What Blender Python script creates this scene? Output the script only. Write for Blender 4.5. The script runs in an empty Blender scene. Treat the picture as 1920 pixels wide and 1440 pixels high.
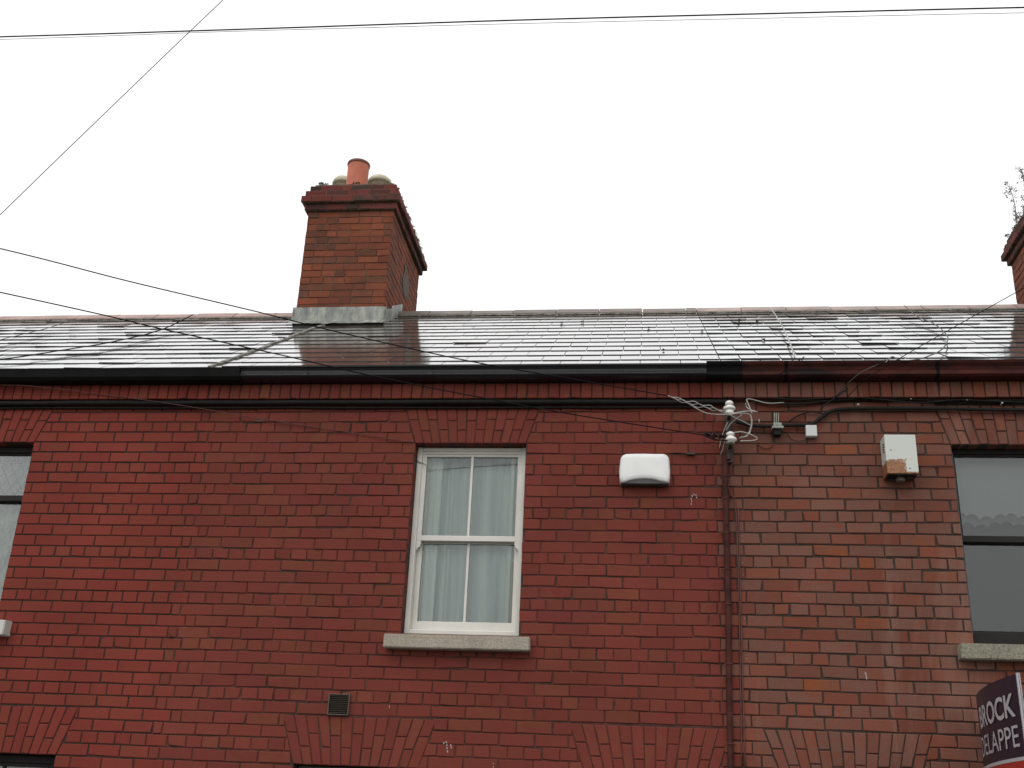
import bpy, bmesh, math, random
from mathutils import Vector, Matrix, noise
random.seed(7)
scene = bpy.context.scene
COL = scene.collection

# ------------------------------------------------------------------ camera
F, DIST, EYE = 2090.0, 7.5, 1.6
_pi, _ya, _ro = (math.radians(a) for a in (22.2, -7.35, 2.56))
_w = Vector((math.sin(_ya)*math.cos(_pi), math.cos(_ya)*math.cos(_pi), math.sin(_pi)))
_r0 = Vector((math.cos(_ya), -math.sin(_ya), 0)); _u0 = _r0.cross(_w)
_r = math.cos(_ro)*_r0 + math.sin(_ro)*_u0
_u = -math.sin(_ro)*_r0 + math.cos(_ro)*_u0
cam_d = bpy.data.cameras.new('camera'); cam = bpy.data.objects.new('camera', cam_d); COL.objects.link(cam)
cam.matrix_world = Matrix(((_r.x, _u.x, -_w.x, 0), (_r.y, _u.y, -_w.y, -DIST), (_r.z, _u.z, -_w.z, EYE), (0, 0, 0, 1)))
cam_d.sensor_width = 36; cam_d.lens = F/1920*36; cam_d.clip_start = 0.05; cam_d.clip_end = 2000
scene.camera = cam

def at(px, py, Y=0.0):
    """world point at depth Y seen at photo pixel (used to measure where things stand)"""
    d = (px-960)*_r - (py-720)*_u + F*_w
    t = (DIST+Y)/d.y
    return Vector((d.x*t, Y, EYE+d.z*t))

# ------------------------------------------------------------------ world and light (white overcast)
SUN_EL, SUN_AZ = math.radians(55), math.radians(200)
world = bpy.data.worlds.new("World"); scene.world = world; world.use_nodes = True
nt = world.node_tree; nt.nodes.clear()
sky = nt.nodes.new('ShaderNodeTexSky'); sky.sky_type = 'NISHITA'; sky.sun_disc = False
sky.sun_elevation = SUN_EL; sky.sun_rotation = SUN_AZ; sky.dust_density = 6; sky.air_density = 1.5
hs = nt.nodes.new('ShaderNodeHueSaturation'); hs.inputs['Saturation'].default_value = 0.15
b1 = nt.nodes.new('ShaderNodeBackground'); b1.inputs['Strength'].default_value = 0.05
b2 = nt.nodes.new('ShaderNodeBackground'); b2.inputs['Strength'].default_value = 1.0
tc = nt.nodes.new('ShaderNodeTexCoord'); cn = nt.nodes.new('ShaderNodeTexNoise'); cn.inputs['Scale'].default_value = 1.6
cn.inputs['Detail'].default_value = 4
cr = nt.nodes.new('ShaderNodeValToRGB')
cr.color_ramp.elements[0].position = 0.3; cr.color_ramp.elements[0].color = (0.97, 0.965, 0.985, 1)
cr.color_ramp.elements[1].position = 0.7; cr.color_ramp.elements[1].color = (1.03, 1.03, 1.03, 1)
ad = nt.nodes.new('ShaderNodeAddShader'); wo = nt.nodes.new('ShaderNodeOutputWorld')
L = nt.links.new
L(sky.outputs[0], hs.inputs['Color']); L(hs.outputs[0], b1.inputs['Color'])
L(tc.outputs['Generated'], cn.inputs['Vector']); L(cn.outputs['Fac'], cr.inputs[0]); L(cr.outputs[0], b2.inputs['Color'])
L(b1.outputs[0], ad.inputs[0]); L(b2.outputs[0], ad.inputs[1]); L(ad.outputs[0], wo.inputs[0])
sun_d = bpy.data.lights.new('sun', 'SUN'); sun_d.energy = 0.5; sun_d.angle = math.radians(60); sun_d.color = (1, .97, .93)
sun = bpy.data.objects.new('sun', sun_d); COL.objects.link(sun)
sd = Vector((math.sin(SUN_AZ)*math.cos(SUN_EL), math.cos(SUN_AZ)*math.cos(SUN_EL), math.sin(SUN_EL)))
sun.rotation_euler = sd.to_track_quat('Z', 'Y').to_euler(); sun.location = (0, -10, 20)
vs = scene.view_settings; vs.view_transform = 'Standard'; vs.look = 'None'; vs.exposure = 0.0; vs.gamma = 1.0
scene.render.engine = 'CYCLES'; scene.cycles.max_bounces = 8; scene.cycles.transparent_max_bounces = 12

# ------------------------------------------------------------------ materials
class NT:
    def __init__(s, name):
        s.m = bpy.data.materials.new(name); s.m.use_nodes = True; s.t = s.m.node_tree
        s.b = s.t.nodes['Principled BSDF']
        s.co = s.t.nodes.new('ShaderNodeTexCoord').outputs['Object']
    def n(s, typ, **kw):
        x = s.t.nodes.new(typ)
        for k, v in kw.items(): setattr(x, k, v)
        return x
    def l(s, a, b): s.t.links.new(a, b)
    def noise(s, scale, detail=3, rough=.55, vec=None, dist=0, mapscale=None):
        x = s.n('ShaderNodeTexNoise'); x.inputs['Scale'].default_value = scale; x.inputs['Detail'].default_value = detail
        x.inputs['Roughness'].default_value = rough; x.inputs['Distortion'].default_value = dist
        v = vec or s.co
        if mapscale:
            mp = s.n('ShaderNodeMapping'); mp.inputs['Scale'].default_value = mapscale; s.l(v, mp.inputs[0]); v = mp.outputs[0]
        s.l(v, x.inputs['Vector']); return x.outputs['Fac']
    def ramp(s, fac, stops, const=False):
        x = s.n('ShaderNodeValToRGB'); e = x.color_ramp.elements
        if const: x.color_ramp.interpolation = 'CONSTANT'
        while len(e) < len(stops): e.new(0.5)
        for q, (p, c) in zip(e, stops):
            q.position = p; q.color = (c[0], c[1], c[2], 1) if not isinstance(c, (int, float)) else (c, c, c, 1)
        s.l(fac, x.inputs[0]); return x.outputs[0]
    def mix(s, fac, a, b, typ='MIX'):
        x = s.n('ShaderNodeMix'); x.data_type = 'RGBA'; x.blend_type = typ
        for sock, v in ((x.inputs[0], fac), (x.inputs[6], a), (x.inputs[7], b)):
            if isinstance(v, (int, float)): sock.default_value = v
            elif isinstance(v, tuple): sock.default_value = (v[0], v[1], v[2], 1)
            else: s.l(v, sock)
        return x.outputs[2]
    def mth(s, op, a, b=0.0, clamp=False):
        x = s.n('ShaderNodeMath', operation=op); x.use_clamp = clamp
        for i, v in enumerate((a, b)):
            if isinstance(v, (int, float)): x.inputs[i].default_value = v
            else: s.l(v, x.inputs[i])
        return x.outputs[0]
    def bump(s, h, strength=.3, dist=.004):
        x = s.n('ShaderNodeBump'); x.inputs['Strength'].default_value = strength; x.inputs['Distance'].default_value = dist
        s.l(h, x.inputs['Height']); s.l(x.outputs[0], s.b.inputs['Normal'])
    def col(s, c):
        if isinstance(c, tuple): s.b.inputs['Base Color'].default_value = (c[0], c[1], c[2], 1)
        else: s.l(c, s.b.inputs['Base Color'])
    def rough(s, r):
        if isinstance(r, (int, float)): s.b.inputs['Roughness'].default_value = r
        else: s.l(r, s.b.inputs['Roughness'])
    def attr(s, name='tint'):
        a = s.n('ShaderNodeAttribute', attribute_name=name); x = s.n('ShaderNodeSeparateColor'); s.l(a.outputs['Color'], x.inputs[0])
        return x.outputs

def simple(name, c, r=.6, var=.12, scale=12, bump=.1, spec=.5, metal=0):
    t = NT(name); nn = t.noise(scale, 5)
    dark = tuple(v*(1-var) for v in c); lite = tuple(min(1, v*(1+var)) for v in c)
    t.col(t.ramp(nn, [(.3, dark), (.7, lite)])); t.rough(r); t.b.inputs['Specular IOR Level'].default_value = spec
    t.b.inputs['Metallic'].default_value = metal
    if bump: t.bump(t.noise(scale*6, 3), bump, .002)
    return t.m

def brick_mat(name, ramp, patch, patchamt, smear, spots, value=(.86, 1.12), streak=.25, pale=(.09, .035, .026)):
    """ramp: colours chosen per brick; patch: worn colour appearing in blotches"""
    t = NT(name); R, G, B = t.attr()[:3]
    base = t.ramp(R, ramp)
    big = t.noise(1.1, 4, .6); mid = t.noise(7, 5, .65, dist=.6); fine = t.noise(60, 4, .7)
    # blotches inside the brick, gated by the brick's own random value
    gate = t.mth('SUBTRACT', t.mth('ADD', t.mth('MULTIPLY', mid, .9), t.mth('MULTIPLY', G, .5)), 1.0-patchamt)
    gate = t.mth('MULTIPLY', gate, 4.0, True)
    c = t.mix(gate, base, patch)
    c = t.mix(t.mth('MULTIPLY', t.mth('SUBTRACT', t.noise(16, 5, .7, dist=1.5, mapscale=(.6, 1, 1.3)), .5, True), smear*4, True), c, spots)
    v = t.ramp(t.mth('ADD', t.mth('MULTIPLY', B, .45), t.mth('MULTIPLY', fine, .55)), [(.1, value[0]), (.9, value[1])])
    c = t.mix(1.0, c, v, 'MULTIPLY')
    c = t.mix(1.0, c, t.ramp(big, [(.3, .86), (.7, 1.12)]), 'MULTIPLY')
    st = t.ramp(t.noise(1.0, 6, .65, dist=.8, mapscale=(2.2, 1, .45)), [(.56, 0.0), (.74, 1.0)])
    c = t.mix(t.mth('MULTIPLY', st, streak), c, pale)
    t.col(c); t.rough(.8); t.b.inputs['Specular IOR Level'].default_value = .10
    t.bump(t.mth('ADD', t.mth('MULTIPLY', fine, .6), mid), .35, .004)
    return t.m
def mortar_mat(name, a, b, sc=9):
    t = NT(name); t.col(t.ramp(t.noise(sc, 6, .7), [(.38, a), (.62, b)])); t.rough(.9); t.bump(t.noise(90, 3), .4, .003); return t.m

M = {}
M['brick_l'] = brick_mat('painted_brick_red', [(0, (.175, .033, .0245)), (.5, (.185, .037, .026)), (1, (.176, .038, .026))], (.162, .042, .026), .18, .25, (.138, .036, .028), (.88, 1.10))
M['brick_m'] = brick_mat('worn_painted_brick', [(0, (.152, .034, .0265)), (.7, (.164, .038, .027)), (.95, (.154, .040, .028)), (1, (.160, .045, .027))], (.158, .047, .027), .20, .55, (.118, .039, .030), (.85, 1.12))
M['brick_r'] = brick_mat('bare_brick', [(0, (.160, .053, .037)), (.35, (.175, .056, .036)), (.65, (.155, .060, .043)), (.93, (.185, .062, .036)), (1, (.22, .070, .030))], (.155, .072, .054), .44, 1.2, (.185, .052, .031), (.78, 1.16), .55, (.23, .145, .115))
M['brick_c'] = brick_mat('chimney_brick', [(0, (.165, .052, .030)), (.5, (.20, .060, .032)), (.85, (.225, .067, .034)), (1, (.15, .056, .034))], (.12, .052, .036), .30, .8, (.105, .050, .037), (.72, 1.18))
M['brick_cs'] = brick_mat('chimney_corbel_brick', [(0, (.14, .036, .030)), (.6, (.17, .042, .033)), (.85, (.10, .034, .030)), (1, (.055, .030, .026))], (.05, .032, .027), .30, .9, (.11, .050, .040), (.7, 1.2))
M['mort_l'] = mortar_mat('mortar_dark', (.022, .012, .009), (.05, .018, .013))
M['mort_m'] = mortar_mat('mortar_overpainted', (.022, .014, .009), (.11, .030, .021), 5)
M['mort_r'] = mortar_mat('mortar_sooty', (.024, .016, .011), (.045, .027, .019))
M['mort_c'] = mortar_mat('mortar_chimney', (.06, .035, .022), (.15, .10, .07), 14)

def slate_mat(name, a, b, r0, r1, cr=.06):
    t = NT(name); R, G, B = t.attr()[:3]
    c = t.mix(R, a, b); c = t.mix(1.0, c, t.ramp(t.noise(9, 5, .7), [(.3, .75), (.7, 1.25)]), 'MULTIPLY')
    t.col(c)
    n = t.noise(5, 5, .65); t.rough(t.ramp(t.mth('ADD', t.mth('MULTIPLY', G, .4), t.mth('MULTIPLY', n, .6)), [(.25, r0), (.8, r1)]))
    t.b.inputs['Specular IOR Level'].default_value = .5
    t.b.inputs['Coat Weight'].default_value = .85; t.b.inputs['Coat Roughness'].default_value = cr; t.b.inputs['Coat IOR'].default_value = 1.42
    t.bump(t.noise(7, 2, .5), .03, .002)
    return t.m
M['slate_l'] = slate_mat('wet_slate_grey', (.08, .081, .080), (.14, .140, .135), .10, .18)
M['slate_m'] = slate_mat('wet_slate_brown', (.060, .048, .043), (.10, .085, .077), .09, .17, .09)
M['slate_r'] = slate_mat('wet_slate_blue', (.08, .082, .084), (.13, .13, .128), .08, .17)
M['ridge_l'] = simple('ridge_terracotta', (.30, .19, .16), .5, .3, 5)
M['ridge_m'] = simple('ridge_grey_brown', (.125, .10, .085), .5, .3, 5)
M['ridge_r'] = simple('ridge_buff', (.27, .20, .175), .5, .3, 4)
M['bedding'] = simple('dirty_bedding', (.12, .11, .09), .95, .6, 22, .5)
M['lime'] = simple('lime_mortar', (.17, .165, .145), .9, .6, 14, .5)
M['plastic_blk'] = simple('black_gutter_plastic', (.009, .009, .011), .25, .2, 6, .03, .38)
M['paint_blk'] = simple('black_gloss_paint', (.006, .006, .006), .8, .3, 8, .1, .12)
t = NT('flaking_red_paint'); nn = t.noise(3.2, 5, .7, mapscale=(.6, 1, 2))
t.col(t.ramp(nn, [(.36, (.014, .008, .008)), (.5, (.050, .013, .010)), (.68, (.095, .020, .014))])); t.rough(.7); t.b.inputs['Specular IOR Level'].default_value = .12; t.bump(t.noise(30, 4), .3); M['paint_red'] = t.m
M['cable_blk'] = simple('black_cable', (.010, .009, .009), .65, .3, 20, 0, .2)
M['wire'] = simple('weathered_wire', (.045, .043, .042), .5, .3, 20, 0)
M['wire_dk'] = simple('overhead_wire', (.008, .008, .009), .9, .2, 20, 0, .1)
M['wire_gry'] = simple('grey_insulated_wire', (.34, .33, .31), .6, .2, 40, 0)
M['cable_red'] = simple('overpainted_cable', (.10, .030, .026), .6, .3, 20, 0)
M['pipe'] = simple('overpainted_pipe', (.055, .019, .016), .7, .4, 9, .1, .12)
M['porcelain'] = simple('white_porcelain', (.72, .71, .66), .2, .1, 20, 0)
M['galv'] = simple('galvanised_steel', (.26, .28, .24), .5, .3, 25, .2)
M['steel_dk'] = simple('rusty_dark_steel', (.045, .033, .028), .7, .4, 20, .3)
M['white_pl'] = simple('white_plastic', (.74, .74, .725), .35, .03, 4, .02)
M['grey_pl'] = simple('grey_plastic', (.045, .043, .045), .4, .2, 8, 0)
M['white_box'] = simple('junction_box_plastic', (.52, .53, .52), .4, .06, 8, 0)
M['sash_w'] = simple('cream_white_paint', (.60, .58, .53), .4, .06, 6, .05)
M['sash_d'] = simple('brown_black_paint', (.022, .019, .019), .6, .2, 6, .05, .15)
M['sash_g'] = simple('grey_green_paint', (.055, .062, .058), .4, .2, 6, .05)
def stone(name, a, b, c):
    t = NT(name); f = t.noise(70, 4, .8)
    t.col(t.mix(1.0, t.ramp(f, [(.35, a), (.5, b), (.68, c)]), t.ramp(t.noise(6, 4), [(.3, .85), (.7, 1.1)]), 'MULTIPLY'))
    t.rough(.85); t.bump(f, .4, .004); return t.m
M['sill_m'] = stone('granite_sill_pale', (.21, .175, .135), (.32, .28, .225), (.41, .365, .30))
M['sill_r'] = stone('granite_sill_mossy', (.10, .09, .06), (.22, .205, .15), (.36, .34, .27))
M['sill_l'] = simple('painted_sill', (.50, .49, .46), .6, .08, 10, .2)
t = NT('lead_flashing'); nn = t.noise(9, 5, .65, mapscale=(1.5, 1, .35))
t.col(t.ramp(nn, [(.3, (.09, .10, .10)), (.5, (.19, .20, .18)), (.68, (.36, .36, .30))])); t.rough(.55); t.bump(t.noise(12, 4), .6, .02); M['lead'] = t.m
M['pot_o'] = simple('orange_clay', (.44, .115, .055), .6, .18, 9, .1)
M['pot_or'] = simple('sooty_clay_rim', (.16, .06, .04), .6, .3, 9, .1)
M['pot_c'] = simple('cream_clay', (.42, .38, .27), .6, .2, 10, .1)
M['moss'] = simple('moss', (.035, .045, .018), .9, .5, 40, 0)
M['moss_b'] = simple('dry_moss', (.13, .115, .085), .9, .5, 40, 0)
M['stem'] = simple('dry_stem', (.10, .085, .07), .8, .3, 40, 0)
M['leaf'] = simple('grey_green_leaf', (.12, .125, .075), .8, .4, 40, 0)
M['render'] = simple('cement_render', (.26, .25, .235), .9, .2, 3, .3)
M['patch'] = simple('cement_patch', (.085, .062, .045), .9, .4, 20, .5)
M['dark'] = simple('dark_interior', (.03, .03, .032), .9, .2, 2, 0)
M['timber'] = simple('painted_timber', (.35, .34, .32), .6, .2, 8, .1)
M['dropping'] = simple('bird_dropping', (.38, .35, .33), .9, .25, 60, 0)
M['asphalt'] = simple('asphalt', (.05, .05, .052), .75, .3, 30, .4)
M['concrete'] = simple('wet_pavement_concrete', (.13, .128, .12), .85, .2, 6, .3)
M['kerb'] = simple('granite_kerb', (.27, .265, .26), .8, .25, 40, .3)
M['grass'] = simple('ground_green', (.05, .075, .025), .95, .4, 1, .3)
# glass: real pane that mirrors and lets through
t = NT('window_glass'); t.t.nodes.remove(t.b)
tr = t.n('ShaderNodeBsdfTransparent'); tr.inputs[0].default_value = (.95, .98, .97, 1)
gl = t.n('ShaderNodeBsdfGlossy'); gl.inputs['Roughness'].default_value = .02
fr = t.n('ShaderNodeFresnel'); fr.inputs[0].default_value = 1.62
bp = t.n('ShaderNodeBump'); bp.inputs['Strength'].default_value = .05; bp.inputs['Distance'].default_value = .02
t.l(t.noise(2.5, 2), bp.inputs['Height']); t.l(bp.outputs[0], gl.inputs['Normal'])
mx = t.n('ShaderNodeMixShader'); t.l(fr.outputs[0], mx.inputs[0]); t.l(tr.outputs[0], mx.inputs[1]); t.l(gl.outputs[0], mx.inputs[2])
t.l(mx.outputs[0], t.t.nodes['Material Output'].inputs[0]); M['glass'] = t.m
def net_mat(name, c, opacity, lace=None):
    t = NT(name); t.t.nodes.remove(t.b)
    d = t.n('ShaderNodeBsdfDiffuse'); tl = t.n('ShaderNodeBsdfTranslucent'); tr = t.n('ShaderNodeBsdfTransparent')
    d.inputs[0].default_value = (*c, 1); tl.inputs[0].default_value = (*c, 1)
    m1 = t.n('ShaderNodeMixShader'); m1.inputs[0].default_value = .3; t.l(d.outputs[0], m1.inputs[1]); t.l(tl.outputs[0], m1.inputs[2])
    m2 = t.n('ShaderNodeMixShader'); m2.inputs[0].default_value = opacity
    if lace: t.l(lace(t), m2.inputs[0])
    t.l(tr.outputs[0], m2.inputs[1]); t.l(m1.outputs[0], m2.inputs[2]); t.l(m2.outputs[0], t.t.nodes['Material Output'].inputs[0]); return t.m
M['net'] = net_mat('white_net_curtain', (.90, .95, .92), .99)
for _n in M['net'].node_tree.nodes:  # vertical grey-to-white streaks paint fold shading and doubled layers into the net's colour
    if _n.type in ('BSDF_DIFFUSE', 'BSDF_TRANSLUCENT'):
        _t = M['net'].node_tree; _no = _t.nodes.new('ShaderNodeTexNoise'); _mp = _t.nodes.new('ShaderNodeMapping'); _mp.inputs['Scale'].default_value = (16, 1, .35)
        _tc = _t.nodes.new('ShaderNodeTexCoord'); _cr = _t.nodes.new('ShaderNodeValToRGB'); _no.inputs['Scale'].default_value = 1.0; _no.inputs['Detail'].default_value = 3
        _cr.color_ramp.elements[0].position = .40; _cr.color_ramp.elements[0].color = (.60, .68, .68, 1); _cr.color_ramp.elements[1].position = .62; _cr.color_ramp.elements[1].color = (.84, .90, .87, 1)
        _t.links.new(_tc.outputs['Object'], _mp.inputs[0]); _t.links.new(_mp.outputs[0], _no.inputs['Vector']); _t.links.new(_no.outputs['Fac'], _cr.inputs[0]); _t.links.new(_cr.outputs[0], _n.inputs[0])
M['drape'] = net_mat('white_drape', (.84, .88, .83), 1.0)
M['net_g'] = net_mat('grey_blind_fabric', (.38, .39, .40), .97)
M['brown_cur'] = net_mat('olive_curtain', (.36, .34, .25), 1.0)
def lace_d(t):   # diamond lattice lace
    s = t.n('ShaderNodeSeparateXYZ'); t.l(t.co, s.inputs[0])
    a = t.mth('ADD', t.mth('MULTIPLY', s.outputs[0], 1.55), s.outputs[2]); b = t.mth('SUBTRACT', t.mth('MULTIPLY', s.outputs[0], 1.55), s.outputs[2])
    def line(v): return t.mth('LESS_THAN', t.mth('ABSOLUTE', t.mth('SUBTRACT', t.mth('FRACT', t.mth('MULTIPLY', v, 8.0)), .5)), .06)
    ln = t.mth('MAXIMUM', line(a), line(b))
    return t.mth('SUBTRACT', .93, t.mth('MULTIPLY', ln, .55))
M['lace_d'] = net_mat('diamond_lace', (.42, .43, .41), .9, lace_d)
def lace_f(t): return t.ramp(t.noise(14, 4, .7, mapscale=(1.6, 1, .7)), [(.35, .6), (.6, .97)])
M['lace_f'] = net_mat('flower_lace', (.60, .62, .58), .9, lace_f)
t = NT('white_steel_with_rust'); sp = t.n('ShaderNodeSeparateXYZ'); t.l(t.co, sp.inputs[0])
# object origin = bottom front left corner of the box; rust blooms from it and along the bottom edge
gx = t.mth('SUBTRACT', 1.0, t.mth('DIVIDE', sp.outputs[0], .135)); gz = t.mth('SUBTRACT', 1.0, t.mth('DIVIDE', sp.outputs[2], .110))
corner = t.mth('MINIMUM', t.mth('MULTIPLY', gx, 1.6), gz); edge = t.mth('SUBTRACT', 1.0, t.mth('DIVIDE', sp.outputs[2], .020))
fld = t.mth('ADD', t.mth('MAXIMUM', corner, t.mth('MULTIPLY', edge, .5)), t.mth('MULTIPLY', t.mth('SUBTRACT', t.noise(28, 4, .7), .5), 1.1))
rust = t.ramp(fld, [(.10, 0.0), (.24, 1.0)])
rc = t.ramp(t.noise(60, 4, .7), [(.35, (.13, .045, .022)), (.65, (.34, .15, .05))])
t.col(t.mix(rust, (.52, .54, .50), rc)); t.rough(.45); M['siren'] = t.m
M['navy'] = simple('dark_purple_board', (.020, .014, .026), .4, .1, 4, .02)
M['sign_red'] = simple('sign_red', (.36, .028, .022), .4, .08, 4, .02)
M['sign_w'] = simple('sign_white', (.42, .40, .42), .4, .04, 4, 0)

# ------------------------------------------------------------------ object helpers
def tagp(o, label=None, cat=None, group=None, kind=None):
    for k, v in (('label', label), ('category', cat), ('group', group), ('kind', kind)):
        if v: o[k] = v
    return o
def mesh_obj(name, verts, faces, mats, parent=None, fm=None, smooth=False, tint=None, loc=(0, 0, 0)):
    me = bpy.data.meshes.new(name); me.from_pydata([tuple(v) for v in verts], [], faces)
    for m in (mats if isinstance(mats, (list, tuple)) else [mats]): me.materials.append(m)
    if fm: me.polygons.foreach_set('material_index', fm)
    if smooth: me.polygons.foreach_set('use_smooth', [True]*len(faces))
    if tint:
        a = me.color_attributes.new('tint', 'FLOAT_COLOR', 'CORNER')
        buf = []
        for p in me.polygons:
            c = tint[p.index]
            for _ in range(p.loop_total): buf += [c[0], c[1], c[2], 1.0]
        a.data.foreach_set('color', buf)
    me.update()
    o = bpy.data.objects.new(name, me); COL.objects.link(o); o.parent = parent; o.location = loc
    return o
def empty(name, loc, label, cat, group=None):
    o = bpy.data.objects.new(name, None); COL.objects.link(o); o.location = loc; o.empty_display_size = .2
    tagp(o, label, cat, group); return o
class G:
    """geometry collector"""
    def __init__(s): s.v = []; s.f = []; s.m = []; s.t = []
    def add(s, vs, fs, mi=0, tint=None):
        b = len(s.v); s.v += [Vector(v) for v in vs]
        for f in fs: s.f.append(tuple(b+i for i in f)); s.m.append(mi); s.t.append(tint or (.5, .5, .5))
        return s
    def box(s, x0, x1, y0, y1, z0, z1, mi=0, tint=None, bev=0.0):
        if bev <= 0:
            vs = [(x, y, z) for x in (x0, x1) for y in (y0, y1) for z in (z0, z1)]
            s.add(vs, [(0, 1, 3, 2), (4, 6, 7, 5), (0, 4, 5, 1), (2, 3, 7, 6), (0, 2, 6, 4), (1, 5, 7, 3)], mi, tint)
        else:
            bm = bmesh.new(); bmesh.ops.create_cube(bm, size=1)
            for v in bm.verts: v.co = Vector(((x0+x1)/2+v.co.x*(x1-x0), (y0+y1)/2+v.co.y*(y1-y0), (z0+z1)/2+v.co.z*(z1-z0)))
            bmesh.ops.bevel(bm, geom=bm.edges[:], offset=bev, segments=2, affect='EDGES', profile=.5)
            s.bm(bm, mi, tint)
        return s
    def bm(s, bm, mi=0, tint=None):
        bm.verts.index_update(); s.add([v.co.copy() for v in bm.verts], [[v.index for v in f.verts] for f in bm.faces], mi, tint); bm.free(); return s
    def prism_x(s, prof, x0, x1, mi=0, caps=True):
        n = len(prof); vs = [(x0, y, z) for y, z in prof]+[(x1, y, z) for y, z in prof]
        fs = [(i, (i+1) % n, n+(i+1) % n, n+i) for i in range(n)]
        if caps: fs += [tuple(range(n))[::-1], tuple(range(n, 2*n))]
        s.add(vs, fs, mi); return s
    def tube(s, pts, r, seg=8, mi=0, sub=6, smooth=True, rr=None):
        pts = [Vector(p) for p in pts]
        if smooth and len(pts) > 2:
            P = [pts[0]*2-pts[1]]+pts+[pts[-1]*2-pts[-2]]; q = []
            for i in range(1, len(P)-2):
                for k in range(sub):
                    t = k/sub; a, b, c, d = P[i-1:i+3]
                    q.append(.5*((2*b)+(c-a)*t+(2*a-5*b+4*c-d)*t*t+(3*b-a-3*c+d)*t**3))
            q.append(pts[-1]); pts = q
        n = len(pts); ref = Vector((0, 0, 1)); vs = []
        for i, p in enumerate(pts):
            d = (pts[min(i+1, n-1)]-pts[max(i-1, 0)]).normalized()
            rf = ref if abs(d.dot(ref)) < .95 else Vector((0, 1, 0))
            a = d.cross(rf).normalized(); b = d.cross(a).normalized()
            R = rr[i*(len(rr)-1)//max(1, n-1)] if rr else r
            for k in range(seg):
                an = 2*math.pi*k/seg; vs.append(p+(a*math.cos(an)+b*math.sin(an))*R)
        fs = [(i*seg+k, i*seg+(k+1) % seg, (i+1)*seg+(k+1) % seg, (i+1)*seg+k) for i in range(n-1) for k in range(seg)]
        fs += [tuple(range(seg))[::-1], tuple(range((n-1)*seg, n*seg))]
        s.add(vs, fs, mi); return s
    def lathe(s, prof, c, seg=20, mi=0):
        n = len(prof); vs = []
        for r, z in prof:
            for k in range(seg):
                a = 2*math.pi*k/seg; vs.append((c[0]+r*math.cos(a), c[1]+r*math.sin(a), c[2]+z))
        fs = [(i*seg+k, i*seg+(k+1) % seg, (i+1)*seg+(k+1) % seg, (i+1)*seg+k) for i in range(n-1) for k in range(seg)]
        s.add(vs, fs, mi); return s
    def out(s, name, mats, parent=None, smooth=False, origin=None):
        if origin is not None:
            o = Vector(origin); s.v = [v-o for v in s.v]
        return mesh_obj(name, s.v, s.f, mats, parent, s.m, smooth, s.t, loc=origin or (0, 0, 0))

rnd = random.uniform
XB = (-8.2, -3.243, .546, 4.335)
# ------------------------------------------------------------------ bricks
CH, BW = 0.0797, 0.2277
ZS = 4.228                      # soffit of the upstairs windows: a bed joint
def brick(g, q, o, ux, uz, n, depth, mi=0, j=.0018, bev=.0035, prot=0.0, chip=.12):
    """q: four (u,v) corners bl,br,tr,tl in the plane (o,ux,uz); n points out of the wall"""
    tint = (random.random(), random.random(), random.random())
    cx = sum(p[0] for p in q)/4; cz = sum(p[1] for p in q)/4
    q = [(u+rnd(-j, j), v+rnd(-j, j)) for u, v in q]
    if random.random() < chip:
        k = random.randrange(4); q[k] = (q[k][0]+math.copysign(rnd(.003, .010), cx-q[k][0]), q[k][1]+math.copysign(rnd(.002, .007), cz-q[k][1]))
    def ring(inset, h):
        r = []
        for u, v in q:
            du, dv = cx-u, cz-v
            r.append(o+ux*(u+math.copysign(min(inset, abs(du)*.9), du))+uz*(v+math.copysign(min(inset, abs(dv)*.9), dv))+n*h)
        return r
    tilt = rnd(-.0012, .0012)
    a = ring(bev, prot); a[0] += n*tilt; a[1] += n*tilt
    b = ring(0, prot-bev*.9); c = ring(0, -depth)
    fs = [(0, 1, 2, 3)]+[(i, 4+i, 4+(i+1) % 4, (i+1) % 4) for i in range(4)]+[(4+i, 8+i, 8+(i+1) % 4, 4+(i+1) % 4) for i in range(4)]
    g.add(a+b+c, [tuple(reversed(f)) if False else f for f in fs], mi, tint)

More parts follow.
